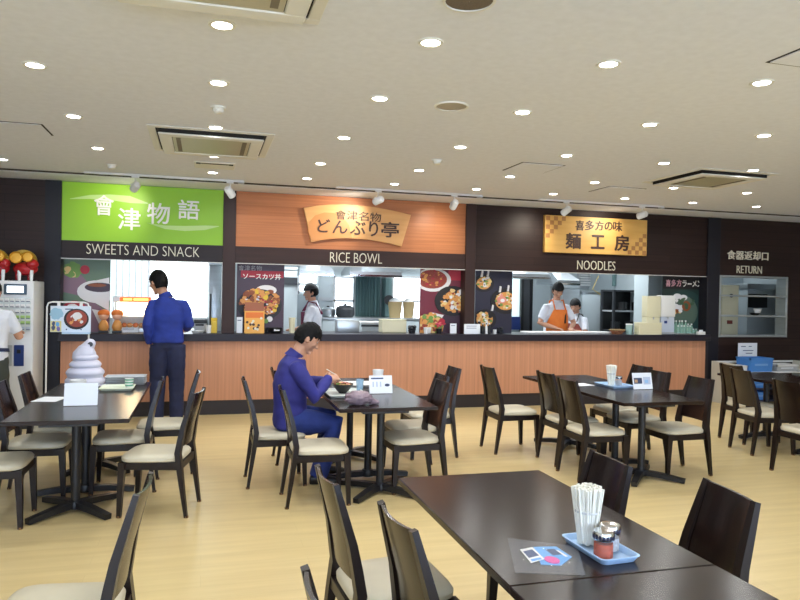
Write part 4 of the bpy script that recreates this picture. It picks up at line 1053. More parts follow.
# dark open shelf unit
x0, x1, y0, y1, z0, z1 = pbox(613, 290, 645.5, 420, 10.75, .4, 0)
t = thing('open_shelving', 'dark open shelving with pans in the noodle kitchen', 'shelving', ((x0+x1)/2, 10.95, 0)); w = (x1-x0)/2; h = z1
f = MB()
for sx in (-1, 1):
    for sy in (-1, 1): f.box(sx*w-.02, sx*w+.02, sy*.19-.02, sy*.19+.02, 0, h)
part('uprights', f, darkgrey, t); part('back_sheet', MB().box(-w, w, .18, .2, 0, h), black, t)
for z in (.55, .95, 1.3, h-.03): part('shelf', MB().box(-w, w, -.19, .19, z, z+.025), greym if z == 1.3 else darkgrey, t)
for k in range(4):
    tt = thing('stock_pot', 'dark stock pot on the open shelving, %s from the left' % ORD[k], 'pot', (x0+.13+k*(x1-x0-.2)/3.3, 10.9, 1.3255 if k % 2 else .9755), 0, 'pots on the noodle shelving')
    part('pot_body', MB().lathe([(.001, 0), (.08, 0), (.08, .15), (.074, .15), (.074, .01), (.001, .01)], seg=20), black, tt); part('pot_handle', MB().tube([(.08, 0, .12), (.12, 0, .12)], .01), darkgrey, tt)
sw = MB()
for k in range(8): sw.box(-.32+k*.085, -.25+k*.085, -.005, .005, 1.77, 2.2)
t = thing('strip_curtain', 'pale plastic strip curtain above the dark shelving', 'curtain', (at(627, 280, 11.6).x, 11.6, 0)); part('strips', sw, leadgreen, t); part('rail', MB().box(-.36, .36, -.02, .02, 2.19, 2.23), steel, t)
t, w_, d_, h_ = lidbox('grey column cabinet left of the green poster', 'tall_cabinet', 'cabinet', (647, 270, 663, 420), 9.75, .4, kwall, kwall, 0, .05, lid_name='top_panel')
# white dispenser pair and cream tray stack
for (pa, pb, top_y, lab, mm) in ((646.5, 660.5, 296, 'cream white, left', creamtub), (661, 675, 295.5, 'white, right', white)):
    x0, x1, y0, y1, z0, z1 = pbox(pa, top_y, pb, 334, 9.02, .12, WZ)
    t = thing('drink_dispenser', 'tall water dispenser on the noodle counter, %s of the pair' % lab, 'dispenser', ((x0+x1)/2, (y0+y1)/2, WZ), 0, 'water dispensers'); w = (x1-x0)/2; h = z1-WZ
    part('tank', MB().box(-w, w, -.068, .068, h*.45, h, bev=.008, seg=2), mm, t)
    part('base', MB().box(-w*.95, w*.95, -.056, .068, .03, h*.45, bev=.004), mat('pale blue grey plastic', (196, 204, 218), .4) if mm is white else mm, t)
    part('drip_tray', MB().box(-w*.95, w*.95, -.066, .068, 0, .03, bev=.004), greym, t)
    part('tap', MB().box(-.01, .01, -.065, -.060, h*.39, h*.45), greym, t)
    if mm is white: part('lever', MB().box(-w*.5, -w*.1, -.062, -.055, h*.28, h*.35), navytub, t)
xs0, xs1 = at(629, 328, 9.1).x, at(657, 328, 9.1).x
for k in range(4):
    xa = xs0+.02; ww = (at(655, 328, 9.05).x-xa)
    t = thing('tray_stack_box', 'cream shallow crate on the noodle counter, %s of the stack' % ['lowest', 'second', 'third', 'topmost'][k], 'crate', ((xa+xa+ww)/2, 8.945, WZ+.0455*k), 0, 'cream crates on the noodle counter')
    part('crate_body', MB().box(-ww/2*.98, ww/2*.98, -.065, .065, 0, .038, bev=.004), creamtub, t); part('crate_rim', MB().box(-ww/2, ww/2, -.068, .068, .036, .045, bev=.002), creamtub, t)
for k, (px, y, h) in enumerate(((627, 9.12, .17), (634, 9.04, .12), (637, 8.93, .11))):
    pass
t = thing('clear_canister', 'pale green clear canister left of the cream crates', 'canister', (at(626, 328, 9.1).x, 9.02, WZ)); part('canister_body', MB().lathe([(.001, 0), (.045, 0), (.05, .14), (.046, .14), (.042, .005), (.001, .005)], seg=22), mat('pale green clear plastic', (176, 210, 206), .2, alpha=.7), t); part('lid', MB().lathe([(.052, .14), (.052, .155), (.001, .158)], seg=22), white, t)
t = thing('wicker_basket', 'shallow brown basket on the noodle counter', 'basket', (at(617.5, 330, 9.05).x, 9.06, WZ)); part('basket_bowl', MB().lathe([(.001, 0), (.07, 0), (.115, .06), (.118, .065), (.108, .06), (.066, .006), (.001, .006)], seg=28), mat('brown wicker', (170, 110, 76), .7, var=.3, scale=(60, 60, 60)), t); part('basket_rim', MB().lathe([(.112, .06), (.122, .06), (.122, .07), (.112, .07), (.112, .06)], seg=28, cap=False), khaki, t)
random.seed(11)
for k in range(14):
    px = 676+((k % 7)*3.0); lvl = k//7
    p0 = at(px+lvl*1.2, 330, 9.02)
    bottle(p0.x, 8.99+.09*(1-lvl)+.01*(k % 2), WZ+.0205, .024, .115+.075*(1-lvl)-(.05 if k % 7 > 4 else 0), 'sauce_bottle', 'green glass condiment bottle in %s row by the green poster, %s from left' % (['back', 'front'][lvl], ORD[k % 7]), 'bottle', greenglass, white, 'green bottles on the noodle counter')
xa, xb = at(672, 330, 9.0).x+.04, at(702, 330, 9.0).x
tag(MB().box(xa, xb, 8.94, 9.13, 0, .02, bev=.004).build('bottle_tray', steel, None, (0, 0, WZ)), 'flat steel tray under the green bottles', 'tray')
t = thing('napkin_box', 'white napkin box at the right end of the noodle counter', 'box', (at(699, 329, 8.95).x, 8.905, WZ)); part('box_body', MB().box(-.07, .06, -.03, .025, 0, .05, bev=.006), white, t); part('napkin', MB().box(-.03, .03, -.006, .006, .05, .075), paper, t)
t = thing('noodle_prep_board', 'long white cutting board before the orange apron cook', 'board', (at(565, 334, 9.3).x, 9.25, WZ)); part('board', MB().box(-.70, .70, -.12, .12, 0, .025, bev=.005), white, t)
# small things left in the noodle bay
for k, (px, mm, lab) in enumerate(((482.5, black, 'black'), (486, white, 'white'), (489, black, 'second black'))):
    bottle(at(px, 330, 9.05).x, 9.04, WZ, .02, .15, 'sauce_bottle', '%s condiment bottle before the indigo noodle poster' % lab, 'bottle', mm, white if mm is black else darkgrey, 'condiment bottles by the indigo poster')
tuft(500, 9.1, .06, 'dark bunched ornament before the indigo noodle poster', mat('dark foliage', (26, 28, 34), .5))
cup(at(494.5, 331, 9.04).x, 9.03, WZ, .022, .026, .06, 'paper_cup', 'tiny white cup left of the dark ornament by the indigo poster', 'cup', white)

# --- dish return hatch
x0, x1 = 7.655, 8.925
fr = MB()
for a in (x0, x1): fr.box(a-.018, a+.018, 8.985, 9.2, .97, 1.93, bev=.003)
for z in (.985, 1.30, 1.615, 1.915): fr.box(x0, x1, 8.985, 9.2, z-.014, z+.014, bev=.003)
t = thing('return_hatch', 'steel framed dish return hatch with two shelves', 'hatch', (0, 0, 0)); part('hatch_frame', fr, steel, t)
struct('wall_wash_kitchen', MB().box(7.57, 9.9, 10.9, 11.0, 0, CZ).box(9.8, 9.9, 9.2, 10.9, 0, CZ), kwall)
t, w_, d_, h_ = lidbox('grey steel dishwasher seen through the dish return hatch', 'dishwasher', 'dishwasher', (746, 284, 790, 420), 10.1, .7, kwall, steel, 0, .1, lid_name='hood')
part('dark_door', MB().box(-w_*.95, -w_*.1, -d_-.004, -d_+.01, 1.42, 1.66), black, t)
t, w_, d_, h_ = lidbox('cream control cabinet at the left inside the return hatch', 'control_cabinet', 'cabinet', (721, 285, 738, 420), 9.6, .35, creamtub, creamtub, 0, .04, lid_name='top_panel')
part('knob', MB().lathe([(.001, 0), (.03, 0), (.03, .02), (.001, .02)], seg=14, M=Matrix.Translation((0, -d_, 1.62)) @ Matrix.Rotation(PI/2, 4, 'X')), black, t)
part('red_switch', MB().box(-.06, .04, -d_-.006, -d_+.01, 1.15, 1.21), mat('brown red switch', (120, 50, 40), .5), t)
t = thing('dish_stack', 'dark dish and white bowl left on the return shelf', 'dishes', (at(755, 305, 9.1).x, 9.1, 1.3145)); part('dish', MB().lathe([(.001, 0), (.05, 0), (.085, .035), (.08, .035), (.045, .006), (.001, .006)], seg=24), black, t); part('bowl', MB().lathe([(.001, .006), (.03, .006), (.062, .1), (.058, .1), (.001, .02)], (.05, 0, 0), 22), white, t)

# --- dish return station with tubs
zt = .49
t = thing('return_table', 'white return wagon with blue tubs below the dish hatch', 'wagon', (8.22, 8.66, 0))
for z in (.05, .23, zt-.02): part('shelf', MB().box(-.74, .74, -.23, .23, z, z+.02, bev=.003), mat('navy shelf', (40, 46, 70), .5) if z < .4 else white, t)
for sx in (-1, 1): part('side_panel', MB().box(sx*.76-.02, sx*.76+.02, -.23, .23, 0, .615, bev=.003), mat('ivory melamine', (206, 204, 190), .5), t)
part('back_rail', MB().box(-.74, .74, .21, .23, .585, .615, bev=.003), white, t)
def tub(px0, px1, py0, y, z, d, label, mm, lip, group='tubs on the return wagon'):
    x0, x1 = at(px0, py0, y-d/2).x, at(px1, py0, y-d/2).x; z1 = at((px0+px1)/2, py0, y-d/2).z
    w, h = (x1-x0)/2, z1-z; t = thing('plastic_tub', label, 'tub', ((x0+x1)/2, y, z), 0, group); d /= 2
    R_ = [[(sx*a, sy*b_, zz) for sx, sy in ((-1, -1), (1, -1), (1, 1), (-1, 1))] for a, b_, zz in ((w*.9, d*.9, 0), (w*.97, d*.97, h), (w*.93, d*.93, h), (w*.86, d*.86, .01))]
    part('tub_body', MB().rings(R_, smooth=False), mm, t)
    rim = MB()
    for a in ((-w, w, -d, -d+.02), (-w, w, d-.02, d), (-w, -w+.02, -d, d), (w-.02, w, -d, d)): rim.box(*a, h-.022, h+.004)
    part('rim', rim, lip, t)
    part('paper_label', MB().box(-w*.6, w*.5, -d*.965-.004, -d*.965+.0, h*.45, h*.6), mat('faded label', (120, 168, 226), .5) if mm is bluetub else paper, t)
tub(750.5, 774, 358.5, 8.60, zt+.0005, .3, 'blue plastic tub on top of the return wagon', bluetub, bluetub)
tub(777, 799, 365, 8.58, zt+.0005, .26, 'grey white plastic tub on the return wagon, right of the blue tub', greym, white)
tub(740, 748, 366, 8.62, zt+.0005, .26, 'white plastic tub left of the blue tub', white, white)
tub(753, 771, 382, 8.62, .2505, .3, 'blue plastic tub on the middle shelf of the return wagon', bluetub, bluetub)
tub(754, 770, 392.5, 8.62, .0705, .3, 'blue plastic tub on the lowest shelf of the return wagon', bluetub, bluetub)
x0, x1, z0, z1 = rect(738, 343, 757, 356.5, 8.80)
t = thing('notice_sign', 'white notice sheet on a stand above the blue tub', 'sign', ((x0+x1)/2, 8.80, zt+.0005)); w = (x1-x0)/2
nb = MB().box(-w, w, -.003, .003, z0-zt, z1-zt, 0, bev=.001)
for a, b_, c in ((.25, -.7, 0), (.25, .1, .4), (.55, -.5, .6), (.75, -.2, .5)): nb.box(w*b_, w*c if c else w*-.2, -.0036, -.003, (z1-zt)-(z1-z0)*a-.008, (z1-zt)-(z1-z0)*a+.004, 1)
part('sheet', nb, [paper, film_d], t); part('stand', MB().box(-w*.5, -w*.4, .004, .012, 0, z1-zt-.02).box(w*.4, w*.5, .004, .012, 0, z1-zt-.02).box(-w*.8, w*.8, -.05, .05, 0, .008), navytub, t)

# --- ticket machine at the left with ornaments
mx1 = at(33, 340, 8.36).x
t = thing('ticket_machine', 'white meal ticket vending machine at the left photo edge', 'vending machine', (mx1-.42, 8.62, 0)); w = .42; H_ = at(30, 281, 8.36).z; d = .26
part('cabinet', MB().box(-w, w, -d, d, .04, H_, bev=.012, seg=2), whitem, t); part('plinth', MB().box(-w*.96, w*.96, -d*.95, d*.95, 0, .04), darkgrey, t)
lx = t.location.x
def loc_rect(a, b, c, e):
    x0, x1, z0, z1 = rect(a, b, c, e, 8.36); return x0-lx, x1-lx, z0, z1
a, b_, c, e = loc_rect(4, 284, 27, 294.5); sc_ = part('screen_bezel', MB().box(a, b_, -d-.012, -d, c, e, bev=.003), mat('slate bezel', (70, 92, 112), .4), t)
part('screen', MB().box(a+.03, b_-.03, -d-.014, -d-.012, c+.02, e-.02), screenm, sc_)
pan = loc_rect(-18, 297, 31, 331); part('button_panel', MB().box(pan[0], pan[1], -d-.006, -d, pan[2], pan[3]), mat('pale panel', (214, 222, 222), .4), t)
nr, nc = 6, 9; bw = (pan[1]-pan[0])/nc; bh = (pan[3]-pan[2])/nr
for i in range(nr):
    for j in range(nc):
        bm_ = white if i >= 3 else mat('green button', (176, 214, 130), .4) if i >= 1 else mat('pale blue button', (190, 206, 222), .4)
        xx, zz = pan[0]+bw*(j+.5), pan[2]+bh*(i+.5)
        part('ticket_button', MB().box(xx-bw*.4, xx+bw*.4, -d-.014, -d-.006, zz-bh*.30, zz+bh*.28, 0, bev=.002).box(xx-bw*.34, xx+bw*.34, -d-.0146, -d-.0139, zz-bh*.28, zz-bh*.16, 1), [bm_, film_d], t)
a = loc_rect(14, 345, 24, 366); part('coin_panel', MB().box(a[0], a[1], -d-.012, -d, a[2], a[3], bev=.004), navytub, t); part('coin_slot', MB().box(a[0]+.03, a[1]-.03, -d-.015, -d-.012, a[3]-.09, a[3]-.05), black, t)
a = loc_rect(2, 345, 12, 366); part('ticket_outlet', MB().box(a[0], a[1], -d-.008, -d, a[2], a[3], bev=.004), greym, t)
a = loc_rect(20, 334, 30, 338)
for k, px in enumerate((-6.5, 22)):
    p0 = at(px, 275, 8.5)
    t = thing('lucky_ornament', 'red lacquer ornament with gold discs on the ticket machine, %s' % ['left one at the photo edge', 'right one'][k], 'ornament', (p0.x, 8.52, H_), 0, 'red and gold ornaments')
    part('body', MB().ell((.03, 0, .135), (.125, .075, .075), 22, 14), red, t)
    part('head', MB().ell((.105, -.04, .185), (.065, .055, .058), 18, 12), red, t)
    for lx_, mm in ((-.06, red), (.10, white), (-.02, white), (.06, red)): part('leg', MB().tube([(lx_, .02 if mm is red else -.045, .12), (lx_, .02 if mm is red else -.045, 0)], [.02, .015], 12), mm, t)
    part('hoof_band', MB().box(-.1, .14, -.05, .05, 0, .012), black, t)
    for gx, gz, gr in ((-.045, .255, .066), (.07, .265, .058)):
        g_ = part('gold_disc', MB().lathe([(.001, 0), (gr, 0), (gr, .012), (gr*.9, .020), (gr*.78, .010), (.001, .012)], seg=28, M=Matrix.Translation((gx, -.085, gz)) @ Matrix.Rotation(PI/2, 4, 'X')), gold, t)
    part('gold_fan', MB().prism([(.01+.135*math.cos(a), .225+.12*math.sin(a)) for a in [PI*k_/16 for k_ in range(17)]], .0, .012), mat('olive gold foil', (170, 136, 40), .35, metal=.3), t)

# --- menu board on a wire stand
t = thing('menu_board', 'pale menu board picturing a rice bowl on a wire floor stand', 'menu board', (at(71, 320, 8.15).x, 8.15, 0))
bx = t.location.x; a, b_, c, e = rect(50.5, 306, 91, 332, 8.15); a -= bx; b_ -= bx
mb = MB().box(a, b_, -.012, .0, c, e, 0, bev=.002); W, H = b_-a, e-c
def cl(cx, cz, rx, rz, k, mi, jit=0, a0=0, a1=2*PI): mb.disc(a+W*cx, c+H*cz, W*rx, H*rz, -.012, mi, 24, .0004+.00012*k, a0, a1, jit)
cl(.15, .70, .16, .22, 0, 1, .12); mb.box(a+.004, a+W*.27, -.0124, -.012, c+.004, c+H*.42, 2)
for k, (u, v) in enumerate(((.08, .32), (.18, .3), (.08, .16), (.2, .12))): cl(u, v, .045, .09, 1+k, [3, 4, 3, 5][k], .2)
cl(.64, .50, .31, .40, 1, 6); cl(.65, .52, .26, .33, 2, 7); 
for k in range(18):
    aa = random.uniform(0, 6.28); q = .18*math.sqrt(random.random()); cl(.64+q*math.cos(aa), .5+q*1.2*math.sin(aa), .045, .06, 3+k, random.choice((7, 8, 9)), .25)
cl(.66, .62, .12, .14, 22, 9, .1)
mb.box(a+W*.36, a+W*.55, -.0124, -.012, c+H*.86, c+H*.9, 3)
for u in (.4, .76): cl(u, .1, .018, .03, 1, 3)
part('board_face', mb, [mat('pale blue board print', (214, 226, 240), .4), mat('pale aqua print', (150, 190, 214), .5), mat('pale yellow print', (220, 210, 140), .5), film_d, ltblue, mat('violet print', (110, 100, 170), .5), blackp, sauce, fried, porc], t)
part('ledge', MB().box(a+W*.3, b_, -.05, 0, c-.02, c, bev=.003), mat('pale blue ledge', (180, 206, 232), .4), t)
xl, xr = at(46.5, 340, 8.15).x-bx, b_-.02; zt_ = at(70, 302.2, 8.15).z
part('wire_frame', MB().tube([(xl, .0, .03), (xl, .0, zt_-.05), (xl+.015, .0, zt_-.012), (xl+.05, .0, zt_), (xr-.05, .0, zt_), (xr-.015, .0, zt_-.012), (xr, .0, zt_-.05), (xr, .0, .03)], .0085, 8), white, t)
for xx in (xl, xr): part('stand_foot', MB().tube([(xx, -.12, .012), (xx, .10, .012)], .011, 8).tube([(xx, 0, .012), (xx, 0, .04)], .011, 8), white, t)
for xx in (a+W*.2, a+W*.75): part('board_clip', MB().box(xx-.015, xx+.015, -.006, .006, e-.02, zt_+.008), white, t)

# ------------------------------------------------------------------ people
def remesh(o, vox, smooth=2, wrinkle=0, wscale=9):
    md = o.modifiers.new('r', 'REMESH'); md.mode = 'VOXEL'; md.voxel_size = vox; md.use_smooth_shade = True
    if smooth: s_ = o.modifiers.new('s', 'SMOOTH'); s_.iterations = smooth; s_.factor = .5
    dg = bpy.context.evaluated_depsgraph_get()
    me = bpy.data.meshes.new_from_object(o.evaluated_get(dg)); old = o.data; o.modifiers.clear(); o.data = me; me.name = o.name
    bpy.data.meshes.remove(old)
    if wrinkle:
        me.update(); ns_ = [v.normal.copy() for v in me.vertices]
        for v, n_ in zip(me.vertices, ns_):
            c = v.co; v.co = c+n_*wrinkle*(noise.noise(Vector((c.x*wscale, c.y*wscale, c.z*wscale*1.8)))+.6*noise.noise(Vector((c.x*wscale*2.3+9, c.y*wscale*2.3, c.z*wscale*3))))
    return o
V = Vector
def torso(mb, J, spec, inf=0):
    "spec: (key, t along, half width, half depth)"
    pel, ch, nk = V(J['pelvis']), V(J['chest']), V(J['neck'])
    sh = (V(J['shL'])+V(J['shR']))/2
    line = [pel-(ch-pel).normalized()*.10, pel, pel.lerp(ch, .5), ch, sh, nk]
    lh = (V(J['hipL'])-V(J['hipR'])).normalized(); ls = (V(J['shL'])-V(J['shR'])).normalized()
    rs = []
    for k, hw, hd in spec:
        i = min(int(k), 4); f = k-i; c = line[i].lerp(line[i+1], f); tg = (line[i+1]-line[i]).normalized()
        l = lh.lerp(ls, min(1, max(0, (k-1)/3))).normalized(); fw = l.cross(tg).normalized(); n = 28; ring = []
        for q in range(n):
            a = 2*PI*q/n; cx, sx = math.cos(a), math.sin(a); e_ = 2/2.5
            ring.append(c+l*(hw+inf)*math.copysign(abs(cx)**e_, cx)+fw*(hd+inf)*math.copysign(abs(sx)**e_, sx))
        rs.append(ring)
    mb.rings(rs)
BODY = [(.0, .10, .08), (.35, .145, .105), (1, .162, .115), (1.9, .146, .104), (3, .162, .114), (3.6, .166, .102), (4, .145, .084), (4.35, .10, .070), (4.65, .070, .060), (5, .054, .055)]
def hand(mb, w, d, n, s=1, curl=35, side=1):
    "w wrist, d hand direction, n palm normal, side +1 puts the thumb towards d x n"
    d = V(d).normalized(); n = (V(n)-d*V(n).dot(d)).normalized(); a = d.cross(n)*side; w = V(w)
    M = Matrix((d, a, n)).transposed().to_4x4()
    mb.ell(w+d*.045*s, (.052*s, .040*s, .016*s), 14, 10, M=M)
    for k, (off, L) in enumerate(((.030, .068), (.010, .076), (-.010, .071), (-.029, .056))):
        p = w+d*.078*s+a*off*s; pts = [w+d*.05*s+a*off*.9*s, p]; ang = math.radians(curl*.5)
        for q in (.42, .33, .25):
            dd = d*math.cos(ang)+n*math.sin(ang)+a*off*1.2; p = p+dd*L*q*s; pts.append(p); ang += math.radians(curl)
        mb.tube(pts, [.0095*s, .0095*s, .0088*s, .008*s, .007*s], 8, round_=True)
    p0 = w+d*.02*s+a*.026*s; p1 = p0+(d*.5+a*.75+n*.25).normalized()*.035*s; p2 = p1+(d*.85+a*.25+n*.35).normalized()*.03*s; p3 = p2+(d*.9+n*.4).normalized()*.024*s
    mb.tube([p0, p1, p2, p3], [.012*s, .0108*s, .0095*s, .0078*s], 8, round_=True)
def person(label, loc, deg, J, look, group=None):
    t = thing('person', label, 'person', loc, math.radians(deg), group)
    b = MB(); torso(b, J, BODY)
    hf = V(J['face']).normalized(); up = V(J.get('up', (0, 0, 1))); hl = up.cross(hf).normalized(); hu = hf.cross(hl)
    HM = Matrix((hf, hl, hu)).transposed().to_4x4(); hc = V(J['head']); s = look.get('hs', 1.0)
    def hp(x, y, z): return hc+HM.to_3x3() @ (V((x, y, z))*s)
    def skull(d, p):
        p = p.copy()
        if d.z < 0: k = -d.z; p.y *= 1-.30*k**1.6; p.x = p.x*(1-.12*k)+.020*k*s
        if d.x < 0 and d.z > -.3: p.x *= 1.06
        return p
    b.ell(hc, (.094*s, .076*s, .116*s), 30, 22, M=HM, fn=skull)
    b.tube([V(J['neck'])-V((0, 0, .05)), V(J['neck']).lerp(hc, .3), hp(-.012, 0, -.04)], [.062, .053, .05], 16)
    b.tube([hp(.084, 0, .012), hp(.096, 0, -.012), hp(.106, 0, -.032)], [.007*s, .010*s, .014*s], 10, round_=True)
    b.ell(hp(.100, 0, -.034), (.011*s, .018*s, .009*s), 10, 8, M=HM)
    b.ell(hp(.078, 0, .030), (.016*s, .055*s, .011*s), 14, 8, M=HM)
    b.ell(hp(.083, 0, -.064), (.012*s, .024*s, .008*s), 12, 8, M=HM); b.ell(hp(.081, 0, -.075), (.011*s, .02*s, .007*s), 12, 8, M=HM)
    b.ell(hp(.074, 0, -.098), (.019*s, .024*s, .017*s), 12, 8, M=HM)
    for sy in (-1, 1):
        b.ell(hp(-.004, sy*.077, -.012), (.02*s, .009*s, .031*s), 12, 10, M=HM); b.ell(hp(.066, sy*.044, -.02), (.02*s, .018*s, .02*s), 10, 8, M=HM)
    for q in 'LR':
        S, E, W_ = V(J['sh'+q]), V(J['el'+q]), V(J['wr'+q]); sgn = 1 if q == 'L' else -1
        b.tube([S.lerp(V(J['neck']), .5)+V((0, 0, -.055)), S+V((0, 0, -.012)), S.lerp(E, .5), E, E.lerp(W_, .35), W_], [.04, .052, .047, .04, .041, .027], 14, round_=True)
        hd = V(J.get('hd'+q, tuple(W_-E))); hn = V(J.get('hn'+q, (0, -sgn, 0))); hand(b, W_, hd, hn, look.get('hands', .95), J.get('curl'+q, 30), J.get('side'+q, 1))
        H, K, A, T = V(J['hip'+q]), V(J['kn'+q]), V(J['an'+q]), V(J['toe'+q])
        b.tube([H, H.lerp(K, .45), K, K.lerp(A, .3), A], [.088, .078, .056, .056, .038], 16, round_=True)
        b.tube([A-(T-A).normalized()*.03+V((0, 0, -.045)), A.lerp(T, .5)+V((0, 0, -.025)), T+V((0, 0, -.005))], [.03, .028, .02], 12, round_=True)
    body = part('body', b, skin, t); remesh(body, look.get('vox', .0075), 3)
    ey = MB()
    for sy in (-1, 1):
        ey.ell(hp(.0775, sy*.031, .004), (.009*s, .013*s, .006*s), 12, 8, 0, M=HM); ey.ell(hp(.0825, sy*.031, .004), (.005*s, .006*s, .0056*s), 10, 8, 1, M=HM)
    part('eyes', ey, [mat('eye white', (196, 188, 182), .4), black], t)
    br = MB()
    for sy in (-1, 1): br.ell(hp(.090, sy*.031, .030), (.006*s, .019*s, .0035*s), 10, 6, 0, M=HM)
    part('eyebrows', br, hair_m, t)
    lp = MB().ell(hp(.0915, 0, -.0690), (.006*s, .021*s, .006*s), 12, 8, M=HM); part('lips', lp, mat('rose lips', (170, 102, 92), .5), t)
    # hair
    fr_ = look.get('fringe', .42); nape = look.get('nape', -.5)
    def hairf(d, p):
        k = 1.10+.05*noise.noise(d*7)+.035*noise.noise(V((d.x*22, d.y*22, d.z*6)))
        face = d.x > .30 and d.z < fr_+.10*noise.noise(V((d.y*9, 3, d.x*4)))
        side = abs(d.y) > .55 and -.2 < d.x <= .45 and d.z < -.15
        if face or side or d.z < nape: k = .84
        q = p*k
        if d.x < 0 and d.z > -.3: q.x *= 1.06
        return q
    hm = MB().ell(hc, (.094*s, .076*s, .118*s), 72, 48, M=HM, fn=hairf)
    part('hair', hm, hair_m, t)
    # shirt
    cl_ = MB(); SH = [(x, w_, d_) for x, w_, d_ in BODY if look.get('hem', .6) <= x <= 4.7]
    SH = [(look.get('hem', .6), .158, .112)]+SH
    torso(cl_, J, SH, look.get('inf', .014))
    for q in 'LR':
        S, E, W_ = V(J['sh'+q]), V(J['el'+q]), V(J['wr'+q])
        if look.get('long', True): cl_.tube([S.lerp(V(J['neck']), .55)+V((0, 0, -.055)), S+V((0, 0, -.012)), S.lerp(E, .3), S.lerp(E, .6), E, E.lerp(W_, .5), E.lerp(W_, .93)], [.05, .062, .064, .060, .055, .052, .043], 16, round_=True)
        else: cl_.tube([S.lerp(V(J['neck']), .55)+V((0, 0, -.055)), S+V((0, 0, -.012)), S.lerp(E, .4), S.lerp(E, .78)], [.05, .060, .061, .058], 16)
    sh_ = part('shirt', cl_, look['shirt'], t); remesh(sh_, .009, 3, .006, 8)
    if look.get('collar', True):
        nk = V(J['neck']); dn = (hc-nk).normalized(); rs = []
        M2 = dn.to_track_quat('Z', 'X').to_matrix().to_4x4()
        part('collar', MB().lathe([(.082, -.05), (.074, -.02), (.068, .02), (.0625, .02), (.066, -.02), (.07, -.05)], seg=24, cap=False, M=Matrix.Translation(nk-dn*.008) @ M2), look['shirt'], t)
    tr_ = MB(); torso(tr_, J, [(x, w_, d_) for x, w_, d_ in BODY if x <= 1.0]+[(1.25, .152, .108)], .010)
    for q in 'LR':
        H, K, A = V(J['hip'+q]), V(J['kn'+q]), V(J['an'+q])
        tr_.tube([H, H.lerp(K, .45), K, K.lerp(A, .4), A.lerp(K, .0)-V((0, 0, .03))], [q_*look.get('tw', 1) for q_ in (.103, .096, .080, .074, .068)], 18, round_=False)
    to = part('trousers', tr_, look['trousers'], t); remesh(to, .010, 3, .006, 7)
    for q in 'LR':
        A, T = V(J['an'+q]), V(J['toe'+q]); f = (T-A); f.z = 0; f.normalize(); g = V((-f.y, f.x, 0)); sb = MB()
        rs = []
        base = V((A.x, A.y, 0))
        for x, hw, h in ((-.065, .02, .05), (-.055, .034, .075), (0, .040, .085), (.06, .045, .062), (.13, .047, .05), (.175, .036, .04), (.195, .014, .028)):
            ring = []
            for i in range(16):
                a = 2*PI*i/16; yy = math.cos(a)*hw; zz = .003+h*(.5+.5*math.sin(a)) if math.sin(a) > -.6 else .003
                ring.append(base+f*x+g*yy+V((0, 0, zz)))
            rs.append(ring)
        sb.rings(rs); part('shoe', sb, look.get('shoes', shoe_m), t)
    t['_'] = 0; del t['_']
    return t, hp, HM, hc
def stand(h, lean=0, head=(0, 0), elL=None, wrL=None, elR=None, wrR=None, face=(1, 0, 0), step=.11, **kw):
    k = h/1.75; sx = .175*k
    J = dict(pelvis=(0, 0, .94*k), chest=(lean*.6, 0, 1.25*k), neck=(lean+.01, head[1]*.4, 1.49*k), head=(lean+.035+head[0], head[1], 1.635*k), face=face,
             shL=(lean, sx, 1.385*k), shR=(lean, -sx, 1.385*k), hipL=(0, .085*k, .90*k), hipR=(0, -.085*k, .90*k),
             knL=(.02, step, .49*k), knR=(.02, -step, .49*k), anL=(-.03, step*1.05, .085), anR=(-.03, -step*1.05, .085), toeL=(.12, step*1.15, .035), toeR=(.12, -step*1.15, .035))
    J['elL'] = elL or (lean-.03, sx+.09, 1.12*k); J['wrL'] = wrL or (lean+.05, sx+.10, .88*k)
    J['elR'] = elR or (lean-.03, -sx-.09, 1.12*k); J['wrR'] = wrR or (lean+.05, -sx-.10, .88*k)
    J.update(kw); return J

# man at the sweets counter, seen from behind (faces the counter, head turned left and down)
J = stand(1.75, .03, (.0, .115), elL=(-.07, .222, 1.14), wrL=(.02, .205, .93), elR=(.0, -.238, 1.14), wrR=(.21, -.20, 1.08), face=(.72, .62, -.32), step=.105, hdL=(.12, -.04, -1), hnL=(0, -1, 0), hdR=(1, .15, -.1), hnR=(0, .2, -1))
t, hp, HM, hc = person('man in royal blue shirt and navy trousers standing at the sweets counter', (-.41, 8.52, 0), 90, J, dict(shirt=blue_shirt, trousers=navy, nape=-.62, fringe=.35, hem=.85, tw=1.14, hs=1.15, inf=.02))
pk = MB()
for sy in (-1, 1): pk.box(-.06, .06, -.012, .012, .60, .80, bev=.01, M=Matrix.Translation((0, sy*.185, 0)) @ Matrix.Rotation(0, 4, 'Z'))
part('cargo_pocket', pk, navy, t)
bl = MB(); torso(bl, J, [(1.12, .162, .116), (1.27, .158, .113)], .012); part('belt', bl, black, t)

